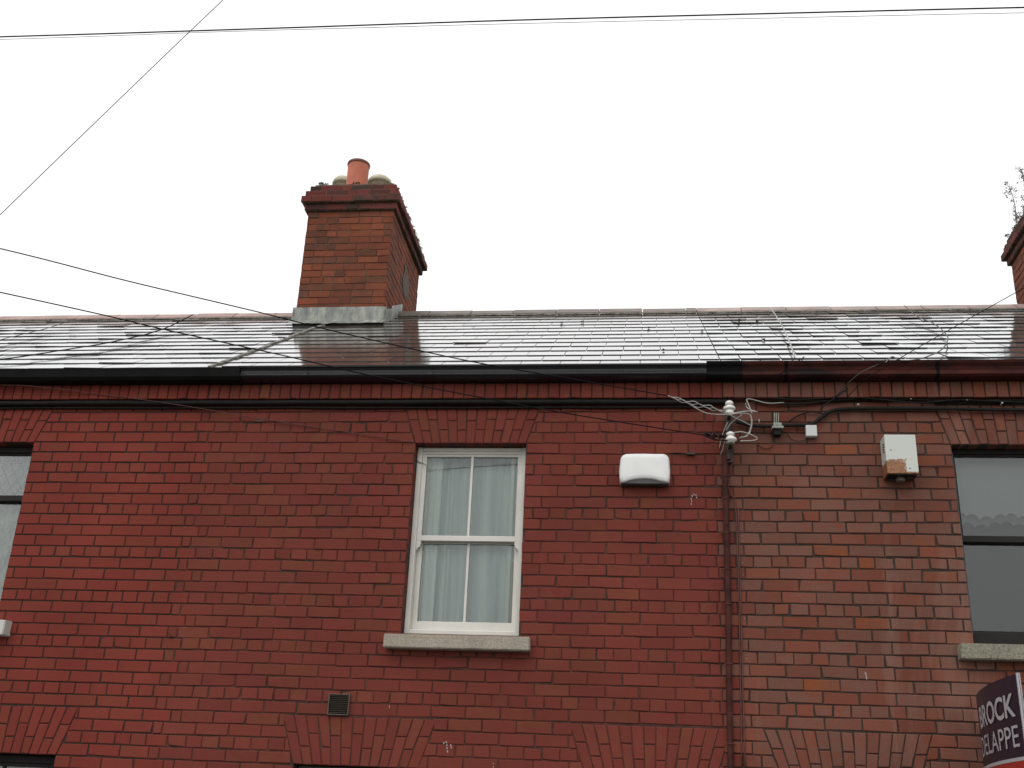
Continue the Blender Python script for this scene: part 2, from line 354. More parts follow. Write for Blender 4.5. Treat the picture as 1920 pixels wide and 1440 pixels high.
def jag(r, x):
    return x+((.057 if r % 2 else -.057) if x in (XB[1], XB[2]) else 0)
def facade(name, x0, x1, phase, openings, arches, mats, parent, gap, wave, rough, zlo=-.25, zhi=4.60):
    g = G(); o = Vector((0, 0, 0)); ux = Vector((1, 0, 0)); uz = Vector((0, 0, 1)); n = Vector((0, -1, 0))
    nlo = math.floor((zlo-ZS)/CH); nhi = math.ceil((zhi-ZS)/CH)
    def excl(z):   # excluded x intervals at height z
        r = [(a[0], a[1], 'o') for a in openings if a[2]-.002 < z < a[3]+.002]
        for (bl, br, z0, tl, tr, z1) in arches:
            if z0-.002 <= z <= z1+.002:
                k = min(1, max(0, (z-z0)/(z1-z0))); r.append((bl+(tl-bl)*k, br+(tr-br)*k, 'a'))
        return r
    for r in range(nlo, nhi):
        za, zb = ZS+r*CH, ZS+(r+1)*CH
        if zb < zlo: continue
        hdr = (r % 4 == 1)
        w = BW/2 if hdr else BW
        ph = phase+(BW/4 if hdr else (0 if r % 2 == 0 else BW/2))
        k = math.floor((x0-ph)/w)-1; edges = []
        x = ph+k*w
        while x < x1+w*1.5: edges.append(x+rnd(-.005, .005)); x += w
        X0, X1 = jag(r, x0), jag(r, x1)
        zw = lambda xx: wave*noise.noise(Vector((xx*.9, r*.35, 3)))
        za_, zb_ = za+gap/2, min(zb-gap/2, zhi)
        eb, et = excl(za+.004), excl(zb-.004)
        edges = [X0]+[e for e in edges if X0+.045 < e < X1-.045]+[X1]
        for i in range(len(edges)-1):
            a, b = edges[i]+gap/2, edges[i+1]-gap/2
            if b-a < .02: continue
            gj = rnd(-.35, .35)*gap; a += gj*.5
            segs = [([a, a], [b, b])]      # (left bottom/top),(right bottom/top)
            ints = []
            for ex in eb:
                mt = min(et, key=lambda e: abs(e[0]-ex[0])) if et else ex
                if et and abs(mt[0]-ex[0]) > .3: mt = ex
                ints.append((ex[0], ex[1], mt[0], mt[1], ex[2]))
            if not eb:
                for ex in et: ints.append((ex[0], ex[1], ex[0], ex[1], ex[2]))
            deepL = deepR = False
            for (bl, br, tl, tr, ty) in ints:
                gg = 0 if ty == 'o' else gap*.7
                ns = []
                for (l, rr) in segs:
                    if rr[0] <= bl-gg and rr[1] <= tl-gg or l[0] >= br+gg and l[1] >= tr+gg: ns.append((l, rr)); continue
                    L1 = (list(l), [min(rr[0], bl-gg), min(rr[1], tl-gg)])
                    R1 = ([max(l[0], br+gg), max(l[1], tr+gg)], list(rr))
                    if L1[1][0]-L1[0][0] > .012 or L1[1][1]-L1[0][1] > .012:
                        L1[1][0] = max(L1[1][0], L1[0][0]+.002); L1[1][1] = max(L1[1][1], L1[0][1]+.002); ns.append(L1); deepL |= ty == 'o'
                    if R1[1][0]-R1[0][0] > .012 or R1[1][1]-R1[0][1] > .012:
                        R1[0][0] = min(R1[0][0], R1[1][0]-.002); R1[0][1] = min(R1[0][1], R1[1][1]-.002); ns.append(R1); deepR |= ty == 'o'
                segs = ns
            for (l, rr) in segs:
                dp = .013
                for (bl, br, tl, tr, ty) in ints:
                    if ty == 'o' and (abs(rr[0]-bl) < .03 or abs(l[0]-br) < .03): dp = .115
                brick(g, [(l[0], za_+zw(l[0])), (rr[0], za_+zw(rr[0])), (rr[1], zb_+zw(rr[1])), (l[1], zb_+zw(l[1]))], o, ux, uz, n, dp, j=rough, chip=rough*90, prot=rnd(-rough, rough)*.6)
    # fan of voussoirs
    for (bl, br, z0, tl, tr, z1) in arches:
        N = round((br-bl)/.0635)
        for i in range(N):
            f0, f1 = (i)/N, (i+1)/N
            B0, B1, T0, T1 = bl+(br-bl)*f0, bl+(br-bl)*f1, tl+(tr-tl)*f0, tl+(tr-tl)*f1
            cut = (.34 if i % 2 else .62)+rnd(-.03, .03)
            for (k0, k1) in ((0, cut), (cut, 1)):
                zz0, zz1 = z0+(z1-z0)*k0, z0+(z1-z0)*k1
                g2 = gap*.42
                zz0 += g2 if k0 else 0; zz1 -= g2
                q = [(B0+(T0-B0)*k0+g2, zz0), (B1+(T1-B1)*k0-g2, zz0), (B1+(T1-B1)*k1-g2, zz1), (B0+(T0-B0)*k1+g2, zz1)]
                brick(g, q, o, ux, uz, n, .115 if k0 == 0 else .013)
    # mortar sheet with holes for the openings, at 9 mm behind the faces
    xs = sorted({x0, x1}|{v for a in openings for v in (a[0], a[1])}); zs = sorted({zlo, zhi}|{v for a in openings for v in (a[2], a[3]) if v > zlo})
    for i in range(len(xs)-1):
        for k in range(len(zs)-1):
            mx_, mz_ = (xs[i]+xs[i+1])/2, (zs[k]+zs[k+1])/2
            if any(a[0] < mx_ < a[1] and a[2] < mz_ < a[3] for a in openings): continue
            g.add([(xs[i], .0065, zs[k]), (xs[i+1], .0065, zs[k]), (xs[i+1], .0065, zs[k+1]), (xs[i], .0065, zs[k+1])], [(0, 1, 2, 3)], 1)
    # plastered reveals behind the brick ends and inner leaf
    for a in openings:
        g.add([(a[0], .007, a[2]), (a[0], .25, a[2]), (a[0], .25, a[3]), (a[0], .007, a[3])], [(0, 1, 2, 3)], 1)
        g.add([(a[1], .007, a[2]), (a[1], .25, a[2]), (a[1], .25, a[3]), (a[1], .007, a[3])], [(0, 1, 2, 3)], 1)
        g.add([(a[0], .007, a[3]), (a[0], .25, a[3]), (a[1], .25, a[3]), (a[1], .007, a[3])], [(0, 1, 2, 3)], 1)
        g.add([(a[0], .007, a[2]), (a[0], .25, a[2]), (a[1], .25, a[2]), (a[1], .007, a[2])], [(0, 1, 2, 3)], 1)
    return g.out(name, mats, parent)

def soldier(x0, x1, mats, parent, jit):
    """projecting course of bricks on end under the eaves"""
    g = G(); o = Vector((0, -.06, 0)); w = .0775; x = x0
    g.box(x0, x1, -.05, .006, 4.556, 4.665, 1)
    while x < x1-.01:
        e = min(x+w+rnd(-.003, .003), x1); lean = rnd(-jit, jit)
        brick(g, [(x+.0035, 4.553), (e-.0035, 4.553), (e-.0035+lean, 4.668), (x+.0035+lean, 4.668)], o, Vector((1, 0, 0)), Vector((0, 0, 1)), Vector((0, -1, 0)), .06, bev=.004, prot=rnd(-.003, .003))
        x = e
    g.box(x0, x1, -.05, .02, 4.668, 4.72, 1)
    return g.out('brick_cornice', mats, parent)

# ------------------------------------------------------------------ roofs
RP, EY, EZ = math.tan(math.radians(31.35)), -.10, 4.79
RYD, RC, RS = 3.34, math.cos(math.radians(31.35)), math.sin(math.radians(31.35))
def roofpt(x, s, h=0.0):     # s along the slope from the eave, h above it
    return Vector((x, EY+s*RC-h*RS, EZ+s*RS+h*RC))
SL = (RYD-EY)/RC
def on_roof(px, py, h=.02):
    d = (px-960)*_r-(py-720)*_u+F*_w; n = Vector((0, -RS, RC)); p0 = roofpt(0, 0, h); c = Vector((0, -DIST, EYE))
    t = (p0-c).dot(n)/d.dot(n); return c+d*t
def roof(x0, x1, mat, parent, ridge_m, jit, gapx, slipped=0.0):
    g = G(); gauge, w = .283, .292; s = -.02; row = 0
    g.add([roofpt(x0, -.0, -.012), roofpt(x1, 0, -.012), roofpt(x1, SL, -.012), roofpt(x0, SL, -.012)], [(0, 1, 2, 3)], 1)
    pk = Vector((0, RYD, EZ+SL*RS-.012)); bk = Vector((0, RYD*2+.1, EZ))
    g.add([(x0, pk.y, pk.z), (x1, pk.y, pk.z), (x1, bk.y, bk.z), (x0, bk.y, bk.z)], [(0, 1, 2, 3)], 1)
    while s < SL-.05:
        x = x0-(w/2 if row % 2 else 0)+rnd(-.01, .01)
        while x < x1:
            a, b = max(x, x0), min(x+w, x1); x += w
            if b-a < .03: continue
            t = (random.random(), random.random(), random.random())
            th = .0055; lift0 = .0036+rnd(0, jit); lift1 = .0036+rnd(0, jit); drop = rnd(-.004, .004)
            if random.random() < slipped: lift0 += rnd(.003, .008); lift1 += rnd(.0, .004); drop -= rnd(0, .015)
            e = min(s+gauge*1.12, SL)
            sk = rnd(-.002, .002)
            A = [roofpt(a+gapx, s+drop, lift0), roofpt(b-gapx+sk, s+drop+rnd(-.002, .002), lift1), roofpt(b-gapx, e, -.0025), roofpt(a+gapx, e, -.0025)]
            dn = Vector((0, RS, -RC))*th
            B = [p+dn for p in A]
            g.add(A+B, [(0, 1, 2, 3), (0, 4, 5, 1), (1, 5, 6, 2), (3, 7, 4, 0)], 0, t)
        s += gauge; row += 1
    o = g.out('roof', [mat, M['dark']], parent)
    # ridge: angle tiles laid end to end with mortar bedding
    r = G(); x = x0; pz = EZ+SL*RS
    while x < x1-.02:
        e = min(x+.46, x1); dz = rnd(-.004, .004)
        for sgn in (-1, 1):
            y1, z1 = RYD+sgn*.155, pz-.155*RP+.028+dz
            yt, zt = RYD, pz+.035+dz
            prof = [(y1, z1), (yt+sgn*.02, zt), (yt, zt+.006), (yt, zt-.02), (y1+.002*sgn, z1-.022)]
            if sgn > 0: prof = prof[::-1]
            r.prism_x(prof, x+.004, e-.004, random.choice((0, 0, 0, 2)) if e-x > .2 else 0)
        x = e
    # bedding
    N = int((x1-x0)/.05)
    for i in range(N):
        xa = x0+(x1-x0)*i/N; xb = x0+(x1-x0)*(i+1)/N; d = .018+rnd(-.012, .018)
        s0 = SL-(.155/RC)-d
        r.add([roofpt(xa, s0, .006), roofpt(xb, s0, .006), roofpt(xb, SL-.175, .016), roofpt(xa, SL-.175, .016)], [(0, 1, 2, 3)], 1)
    r.out('ridge_tiles', [ridge_m, M['bedding'], M['ridge_l'] if ridge_m is not M['ridge_m'] else M['ridge_m']], o)
    return o

# ------------------------------------------------------------------ windows
def frame_rect(g, x0, x1, z0, z1, y0, y1, l, r, b, t, mi=0, bev=.004):
    g.box(x0, x0+l, y0, y1, z0, z1, mi, bev=bev); g.box(x1-r, x1, y0, y1, z0, z1, mi, bev=bev)
    g.box(x0+l-.002, x1-r+.002, y0+.003, y1-.003, z0+.001, z0+b, mi, bev=bev); g.box(x0+l-.002, x1-r+.002, y0+.003, y1-.003, z1-t, z1-.001, mi, bev=bev)
def pane(x0, x1, z0, z1, y, parent):
    return G().box(x0, x1, y, y+.004, z0, z1).out('glass_pane', M['glass'], parent)
def curtain(name, x0, x1, z0, z1, y, amp, freq, mat, parent, dense=None, scallop=None, rows=10):
    n = int((x1-x0)/.006)+2; vs = []; fs = []
    for k in range(rows+1):
        for i in range(n):
            x = x0+(x1-x0)*i/(n-1); d = dense(x) if dense else 1
            zb = z0+(scallop(x) if scallop else 0); z = zb+(z1-zb)*k/rows
            yy = y+amp*d*(math.sin(freq*x+.8*math.sin(x*23))+.35*math.sin(freq*2.3*x+1+z*1.5))
            vs.append((x, yy, z))
    for k in range(rows):
        for i in range(n-1): a = k*n+i; fs.append((a, a+1, a+n+1, a+n))
    return mesh_obj(name, vs, fs, mat, parent, smooth=True)
def sill(x0, x1, z0, z1, y0, mat, parent, name='sill'):
    bm = bmesh.new(); bmesh.ops.create_cube(bm, size=1)
    for v in bm.verts: v.co = Vector(((x0+x1)/2+v.co.x*(x1-x0), (y0+.12)/2+v.co.y*(.12-y0), (z0+z1)/2+v.co.z*(z1-z0)-(0.012 if v.co.z > 0 and v.co.y < 0 else 0)))
    bmesh.ops.subdivide_edges(bm, edges=[e for e in bm.edges if abs(e.verts[0].co.x-e.verts[1].co.x) > .1], cuts=14)
    bmesh.ops.bevel(bm, geom=[e for e in bm.edges if len(e.link_faces) == 2 and e.calc_face_angle(0) > .8], offset=.006, segments=2, affect='EDGES')
    for v in bm.verts: v.co += Vector((0, 1, 1))*.0018*noise.noise(v.co*30)
    return G().bm(bm).out(name, mat, parent)
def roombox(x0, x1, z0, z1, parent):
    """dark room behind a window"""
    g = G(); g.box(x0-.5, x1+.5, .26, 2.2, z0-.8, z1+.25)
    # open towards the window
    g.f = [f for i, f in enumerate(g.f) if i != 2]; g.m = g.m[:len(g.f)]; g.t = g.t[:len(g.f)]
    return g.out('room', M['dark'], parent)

def house(x, label): return empty('terrace_house', (x, 0, -.25), label, 'house', None)
def put(o, root):    # keep world coordinates under an empty that stands elsewhere
    return o
def finish(root):
    for c in [o for o in COL.objects if o.parent == root]: c.location = Vector(c.location)-Vector(root.location)

OPL = [(-5.40, -4.585, 2.862, ZS), (-4.80, -3.95, .75, 2.000), (-6.9, -6.05, -.1, 2.0)]
OPM = [(-1.655, -.847, 2.862, ZS), (-2.30, -1.475, .75, 2.0), (-.385, .43, -.1, 2.0)]
OPR = [(2.08, 2.90, 2.885, ZS), (.85, 1.66, -.1, 2.0), (2.62, 3.45, .75, 2.0)]
def arch(op, z1, sp=.10): return (op[0], op[1], op[3], op[0]-sp, op[1]+sp, z1)
ARL = [arch(OPL[0], 4.515, .105)]+[arch(o, 2.312, .10) for o in OPL[1:]]
ARM = [arch(OPM[0], 4.515, .095)]+[arch(o, 2.308, .11) for o in OPM[1:]]
ARR = [arch(OPR[0], 4.515, .085)]+[arch(o, 2.313, .11) for o in OPR[1:]]

houses = []
for i, (lab, ops, ars, bk, mt, ph, gap, wv, jit) in enumerate((
    ('bright red painted brick house at the left, with black gutter and dark-framed lace window', OPL, ARL, 'brick_l', 'mort_l', -4.414, .0088, .003, .0012),
    ('middle red brick house with white sash window, ogee gutter and small wall vent', OPM, ARM, 'brick_m', 'mort_m', -.723, .0074, .006, .003),
    ('unpainted brown-red brick house at the right, with flaking red gutter and dark-framed window', OPR, ARR, 'brick_r', 'mort_r', 1.235+BW/2-.004, .0085, .005, .003))):
    h = house((XB[i]+XB[i+1])/2, lab); houses.append(h)
    facade('front_wall', XB[i], XB[i+1], ph, ops, ars, [M[bk], M[mt]], h, gap, wv, jit)
    soldier(XB[i], XB[i+1], [M[bk], M[mt]], h, jit)
    g = G()
    g.box(XB[i], XB[i+1], 6.7, 6.9, -.25, 4.75)
    for xx in (XB[i], XB[i+1]):
        s = .012 if xx == XB[i] else -.012
        g.add([(xx+s, .26, -.25), (xx+s, 6.7, -.25), (xx+s, 6.7, 4.8), (xx+s, 3.34, 6.85), (xx+s, .0, 4.78), (xx+s, .02, -.25)], [(0, 1, 2, 3, 4, 5)])
    g.out('party_wall', M['render'], h)
HL, HM, HR = houses
roof(XB[0], XB[1]-.0, M['slate_l'], HL, M['ridge_l'], .004, .0024, .10)
roof(XB[1], XB[2], M['slate_m'], HM, M['ridge_m'], .0010, .0024, .006)
roof(XB[2], XB[3], M['slate_r'], HR, M['ridge_r'], .0052, .0036, .08)

# verge mortar between left and middle roof, and lead-grey tingles
g = G(); s = .0
while s < 3.1:
    e = s+rnd(.10, .24); xo = XB[1]+rnd(-.02, .01)
    A = [roofpt(xo-.018, s, .012), roofpt(xo+.022, s+rnd(-.02, .02), .013), roofpt(xo+.015, e, .011), roofpt(xo-.02, e+rnd(-.02, .02), .010)]
    B = [p+Vector((0, RS, -RC))*.02 for p in A]
    g.add(A+B, [(0, 1, 2, 3), (0, 4, 5, 1), (1, 5, 6, 2), (3, 7, 4, 0), (2, 6, 7, 3)])
    s = e+rnd(-.01, .05)
g.out('verge_mortar', M['lime'], HM)

# gutters and fascias
def gutter(x0, x1, prof, mat, parent, name='gutter', label=None):
    g = G(); g.prism_x(prof, x0, x1); o = g.out(name, mat, parent)
    if label: o['label'] = label
    return o
T = .006
og = [(-.055, 4.775), (-.055, 4.672), (-.085, 4.668), (-.125, 4.672), (-.150, 4.684), (-.158, 4.690), (-.164, 4.692), (-.166, 4.700), (-.158, 4.716), (-.160, 4.733), (-.168, 4.750), (-.178, 4.756), (-.180, 4.768), (-.174, 4.770), (-.168, 4.763), (-.152, 4.752), (-.146, 4.73), (-.12, 4.69), (-.07, 4.69), (-.062, 4.775)]
x1445, x1325, x1390 = at(447, 700, -.17).x, at(1325, 700, -.17).x, at(1390, 700, -.17).x
gm = gutter(x1445, x1325, og, M['plastic_blk'], HM, 'gutter')
for x in (x1445+.02, at(573, 700, -.17).x, at(808, 700, -.17).x, at(1080, 700, -.17).x):
    G().prism_x([(p[0]-.004 if p[0] < -.1 else p[0], p[1]-.002) for p in og], x-.012, x+.012).out('gutter_bracket', M['plastic_blk'], gm)
lg = [(-.05, 4.765), (-.05, 4.668), (-.10, 4.662), (-.150, 4.668), (-.170, 4.690), (-.176, 4.735), (-.180, 4.752), (-.168, 4.752), (-.160, 4.70), (-.13, 4.68), (-.06, 4.68)]
gl_ = gutter(XB[0], x1445-.09, lg, M['paint_blk'], HL)
G().prism_x([(p[0]-(.006 if p[0] < -.1 else 0), p[1]+(.012 if p[1] > 4.74 else -.004)) for p in lg], x1445-.13, x1445+.012).out('gutter_union', M['paint_blk'], gl_)
rg = [(-.05, 4.775), (-.05, 4.672), (-.10, 4.668), (-.142, 4.672), (-.160, 4.685), (-.158, 4.70), (-.150, 4.715), (-.158, 4.740), (-.176, 4.762), (-.182, 4.780), (-.172, 4.780), (-.150, 4.75), (-.14, 4.71), (-.12, 4.685), (-.06, 4.685)]
gr_ = gutter(x1390, XB[3], rg, M['paint_red'], HR, label='flaking dark red cast iron gutter')
G().prism_x([(p[0]-(.004 if p[0] < -.1 else 0), p[1]) for p in rg], x1325, x1390+.01).out('gutter_union', M['paint_blk'], gr_)
for px in (1475, 1760): G().prism_x([(p[0]-(.003 if p[0] < -.1 else 0), p[1]-.003) for p in rg], at(px, 700, -.17).x-.012, at(px, 700, -.17).x+.012).out('gutter_bracket', M['paint_blk'], gr_)
for h, a, b, m in ((HL, XB[0], XB[1], 'paint_blk'), (HM, XB[1], XB[2], 'paint_blk'), (HR, XB[2], XB[3], 'paint_red')):
    G().box(a, b, -.048, -.02, 4.70, 4.79).out('fascia', M[m], h)

# ---- middle sash window
x0, x1, z0, z1 = OPM[0][0], OPM[0][1], 2.872, ZS
g = G(); frame_rect(g, x0+.004, x1-.004, z0, z1-.004, .085, .20, .038, .030, .035, .030, bev=.006)
g.box(x0+.03, x1-.028, .10, .20, z1-.052, z1-.03, bev=.003)
wm = g.out('window', M['sash_w'], HM)
mid = 3.565
def sash(xa, xb, za, zb, y, st, top, bot, bar, parent, mat, horns=False):
    g = G(); frame_rect(g, xa, xb, za, zb, y, y+.04, st, st, bot, top, bev=.003)
    if bar: g.box((xa+xb)/2-.009+bar, (xa+xb)/2+.009+bar, y+.004, y+.036, za+bot-.002, zb-top+.002, bev=.003)
    if horns:
        for xx, s in ((xa, 1), (xb, -1)):
            pr = [(0, 0), (.034, 0), (.034, -.02), (.026, -.045), (.012, -.05), (.010, -.062), (0, -.066)]
            vs = [(xx+s*p[0], y+q, za+p[1]) for q in (0, .04) for p in pr]; n = len(pr)
            g.add(vs, [tuple(range(n)), tuple(range(n, 2*n))[::-1]]+[(i, (i+1) % n, n+(i+1) % n, n+i) for i in range(n)])
    o = g.out('sash', mat, parent)
    return o
sash(x0+.040, x1-.032, 3.532, z1-.030, .105, .034, .040, .040, .001, wm, M['sash_w'], True)
pane(x0+.070, x1-.060, 3.565, z1-.065, .125, wm)
sash(x0+.042, x1-.034, z0+.030, 3.56, .150, .036, .035, .072, .001, wm, M['sash_w'])
pane(x0+.072, x1-.062, z0+.09, 3.55, .170, wm)
a_, b_ = at(720, 1184, -.085), at(992, 1221, -.085); sill(a_.x, b_.x, b_.z+.004, a_.z-.001, -.085, M['sill_m'], wm)
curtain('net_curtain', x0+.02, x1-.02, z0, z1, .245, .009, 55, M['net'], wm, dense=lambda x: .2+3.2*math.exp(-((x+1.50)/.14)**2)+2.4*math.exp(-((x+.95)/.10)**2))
curtain('side_drape', -1.60, -1.475, z0, z1, .205, .010, 95, M['drape'], wm)
curtain('side_drape', -.975, -.945, z0, z1, .20, .008, 120, M['drape'], wm)
curtain('side_curtain', -.945, -.86, z0+.02, 3.40, .196, .008, 95, M['brown_cur'], wm)
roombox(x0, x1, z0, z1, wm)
# ---- left window
x0, x1, z0, z1 = OPL[0][0], OPL[0][1], 2.872, ZS
g = G(); frame_rect(g, x0+.004, x1-.004, z0, z1-.004, .10, .20, .05, .05, .05, .045)
wl = g.out('window', M['sash_d'], HL)
sash(x0+.04, x1-.03, 3.80, z1-.03, .12, .035, .035, .045, 0, wl, M['sash_d']); pane(x0+.06, x1-.05, 3.83, z1-.06, .135, wl)
sash(x0+.04, x1-.03, z0+.03, 3.83, .155, .035, .030, .06, 0, wl, M['sash_d']); pane(x0+.06, x1-.05, z0+.07, 3.82, .170, wl)
curtain('lace_curtain', x0+.02, x1-.02, 3.82, z1, .235, .002, 30, M['lace_d'], wl)
curtain('lace_curtain', x0+.02, x1-.02, z0, 3.80, .24, .004, 60, M['lace_f'], wl)
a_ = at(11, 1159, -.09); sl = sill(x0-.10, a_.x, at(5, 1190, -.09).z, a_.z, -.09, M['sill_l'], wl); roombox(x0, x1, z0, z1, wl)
# ---- right window
x0, x1, z0, z1 = OPR[0][0], OPR[0][1], 2.895, ZS
g = G(); frame_rect(g, x0+.004, x1-.004, z0, z1-.004, .10, .20, .030, .030, .075, .030)
wr = g.out('window', M['sash_d'], HR); 
g = G(); g.box(x0+.005, x0+.028, .088, .099, z0+.06, z1-.03, bev=.002); g.out('side_bead', M['sash_g'], wr)
sash(x0+.034, x1-.034, 3.575, z1-.030, .12, .012, .020, .045, 0, wr, M['sash_d']); pane(x0+.04, x1-.04, 3.60, z1-.04, .135, wr)
sash(x0+.034, x1-.034, z0+.05, 3.60, .155, .014, .030, .045, 0, wr, M['sash_d']); pane(x0+.04, x1-.04, z0+.08, 3.59, .170, wr)
def sc1(x): return .028*abs(math.sin((x-2.11)*math.pi/.085))**.7+.012*math.sin((x)*21)
curtain('scalloped_blind', x0+.02, x1-.02, 3.80, z1, .235, .002, 30, M['net_g'], wr, scallop=lambda x: -.03+sc1(x))
curtain('scalloped_blind', x0+.02, x1-.02, 3.72, z1, .262, .002, 26, net_mat('dim_blind_fabric', (.16, .165, .175), .98), wr, scallop=lambda x: sc1(x+.03))
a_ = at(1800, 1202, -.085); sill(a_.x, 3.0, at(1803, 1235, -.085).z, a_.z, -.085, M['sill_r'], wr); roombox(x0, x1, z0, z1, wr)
# ---- ground floor windows and doors
def low_window(op, parent, mat):
    g = G(); frame_rect(g, op[0]+.004, op[1]-.004, op[2], op[3]-.004, .10, .20, .05, .05, .06, .05)
    w = g.out('window', mat, parent)
    zc = (op[2]+op[3])/2
    sash(op[0]+.04, op[1]-.04, zc-.02, op[3]-.04, .12, .035, .04, .04, .001, w, mat); pane(op[0]+.06, op[1]-.06, zc, op[3]-.07, .135, w)
    sash(op[0]+.04, op[1]-.04, op[2]+.04, zc+.02, .155, .035, .035, .06, .001, w, mat); pane(op[0]+.06, op[1]-.06, op[2]+.08, zc, .170, w)
    curtain('net_curtain', op[0], op[1], op[2], op[3], .265, .008, 70, M['net_g'], w)
    sill(op[0]-.1, op[1]+.1, op[2]-.11, op[2]-.002, -.055, M['sill_m'], w); roombox(op[0], op[1], op[2], op[3], w)
def door(op, parent, mat):
    g = G(); frame_rect(g, op[0]+.004, op[1]-.004, op[2], op[3]-.004, .10, .20, .05, .05, .03, .05)
    g.box(op[0]+.05, op[1]-.05, .13, .17, op[2]+.03, 1.72, bev=.004)
    for a, b in ((.15, .72), (.85, 1.6)):
        for u in (0, 1):
            xm = (op[0]+op[1])/2; xa = op[0]+.12 if u == 0 else xm+.03; xb = xm-.03 if u == 0 else op[1]-.12
            g.box(xa, xb, .122, .135, a, b, bev=.004)
    g.box(op[0]+.05, op[1]-.05, .115, .18, 1.72, 1.77, bev=.004)
    d = g.out('door', mat, parent); pane(op[0]+.05, op[1]-.05, 1.77, op[3]-.05, .14, d)
    g = G(); g.lathe([(0, 0), (.012, 0), (.014, .02), (.026, .03), (.028, .045), (.015, .055), (0, .056)], (0, 0, 0), 14)
    g.v = [Vector((v.x, -v.z, v.y))+Vector((op[1]-.12, .13, .85)) for v in g.v]; g.out('handle', M['galv'], d, True)
    roombox(op[0], op[1], op[2], op[3], d)
low_window(OPL[1], HL, M['sash_d']); door(OPL[2], HL, M['sash_d'])
low_window(OPM[1], HM, M['sash_g']); door(OPM[2], HM, M['sash_g'])
low_window(OPR[2], HR, M['sash_d']); door(OPR[1], HR, M['sash_d'])

# ---- wall vent
va, vb = at(617, 1300, -.015), at(655, 1342, -.015)
g = G(); vx0, vx1, vz0, vz1 = va.x, at(657, 1300, -.015).x, vb.z, va.z
frame_rect(g, vx0, vx1, vz0, vz1, -.022, .01, .008, .008, .008, .008, bev=.002)
av = g.out('air_vent', simple('vent_brown_frame', (.080, .055, .040), .6, .2, 20), HM)
g = G(); g.box(vx0+.006, vx1-.006, -.004, .0, vz0+.006, vz1-.006)
N = 10
for i in range(N):
    z = vz0+.010+(vz1-vz0-.020)*(i+.5)/N
    g.add([(vx0+.006, -.017, z-.001), (vx1-.006, -.017, z-.001), (vx1-.006, -.005, z+.006), (vx0+.006, -.005, z+.006), (vx0+.006, -.019, z+.001), (vx1-.006, -.019, z+.001)], [(0, 1, 5, 4), (4, 5, 2, 3), (0, 3, 2, 1)], 1)
g.out('grille', [simple('vent_dark', (.02, .015, .012), .7), simple('vent_louvre', (.075, .055, .042), .6, .2, 20)], av)

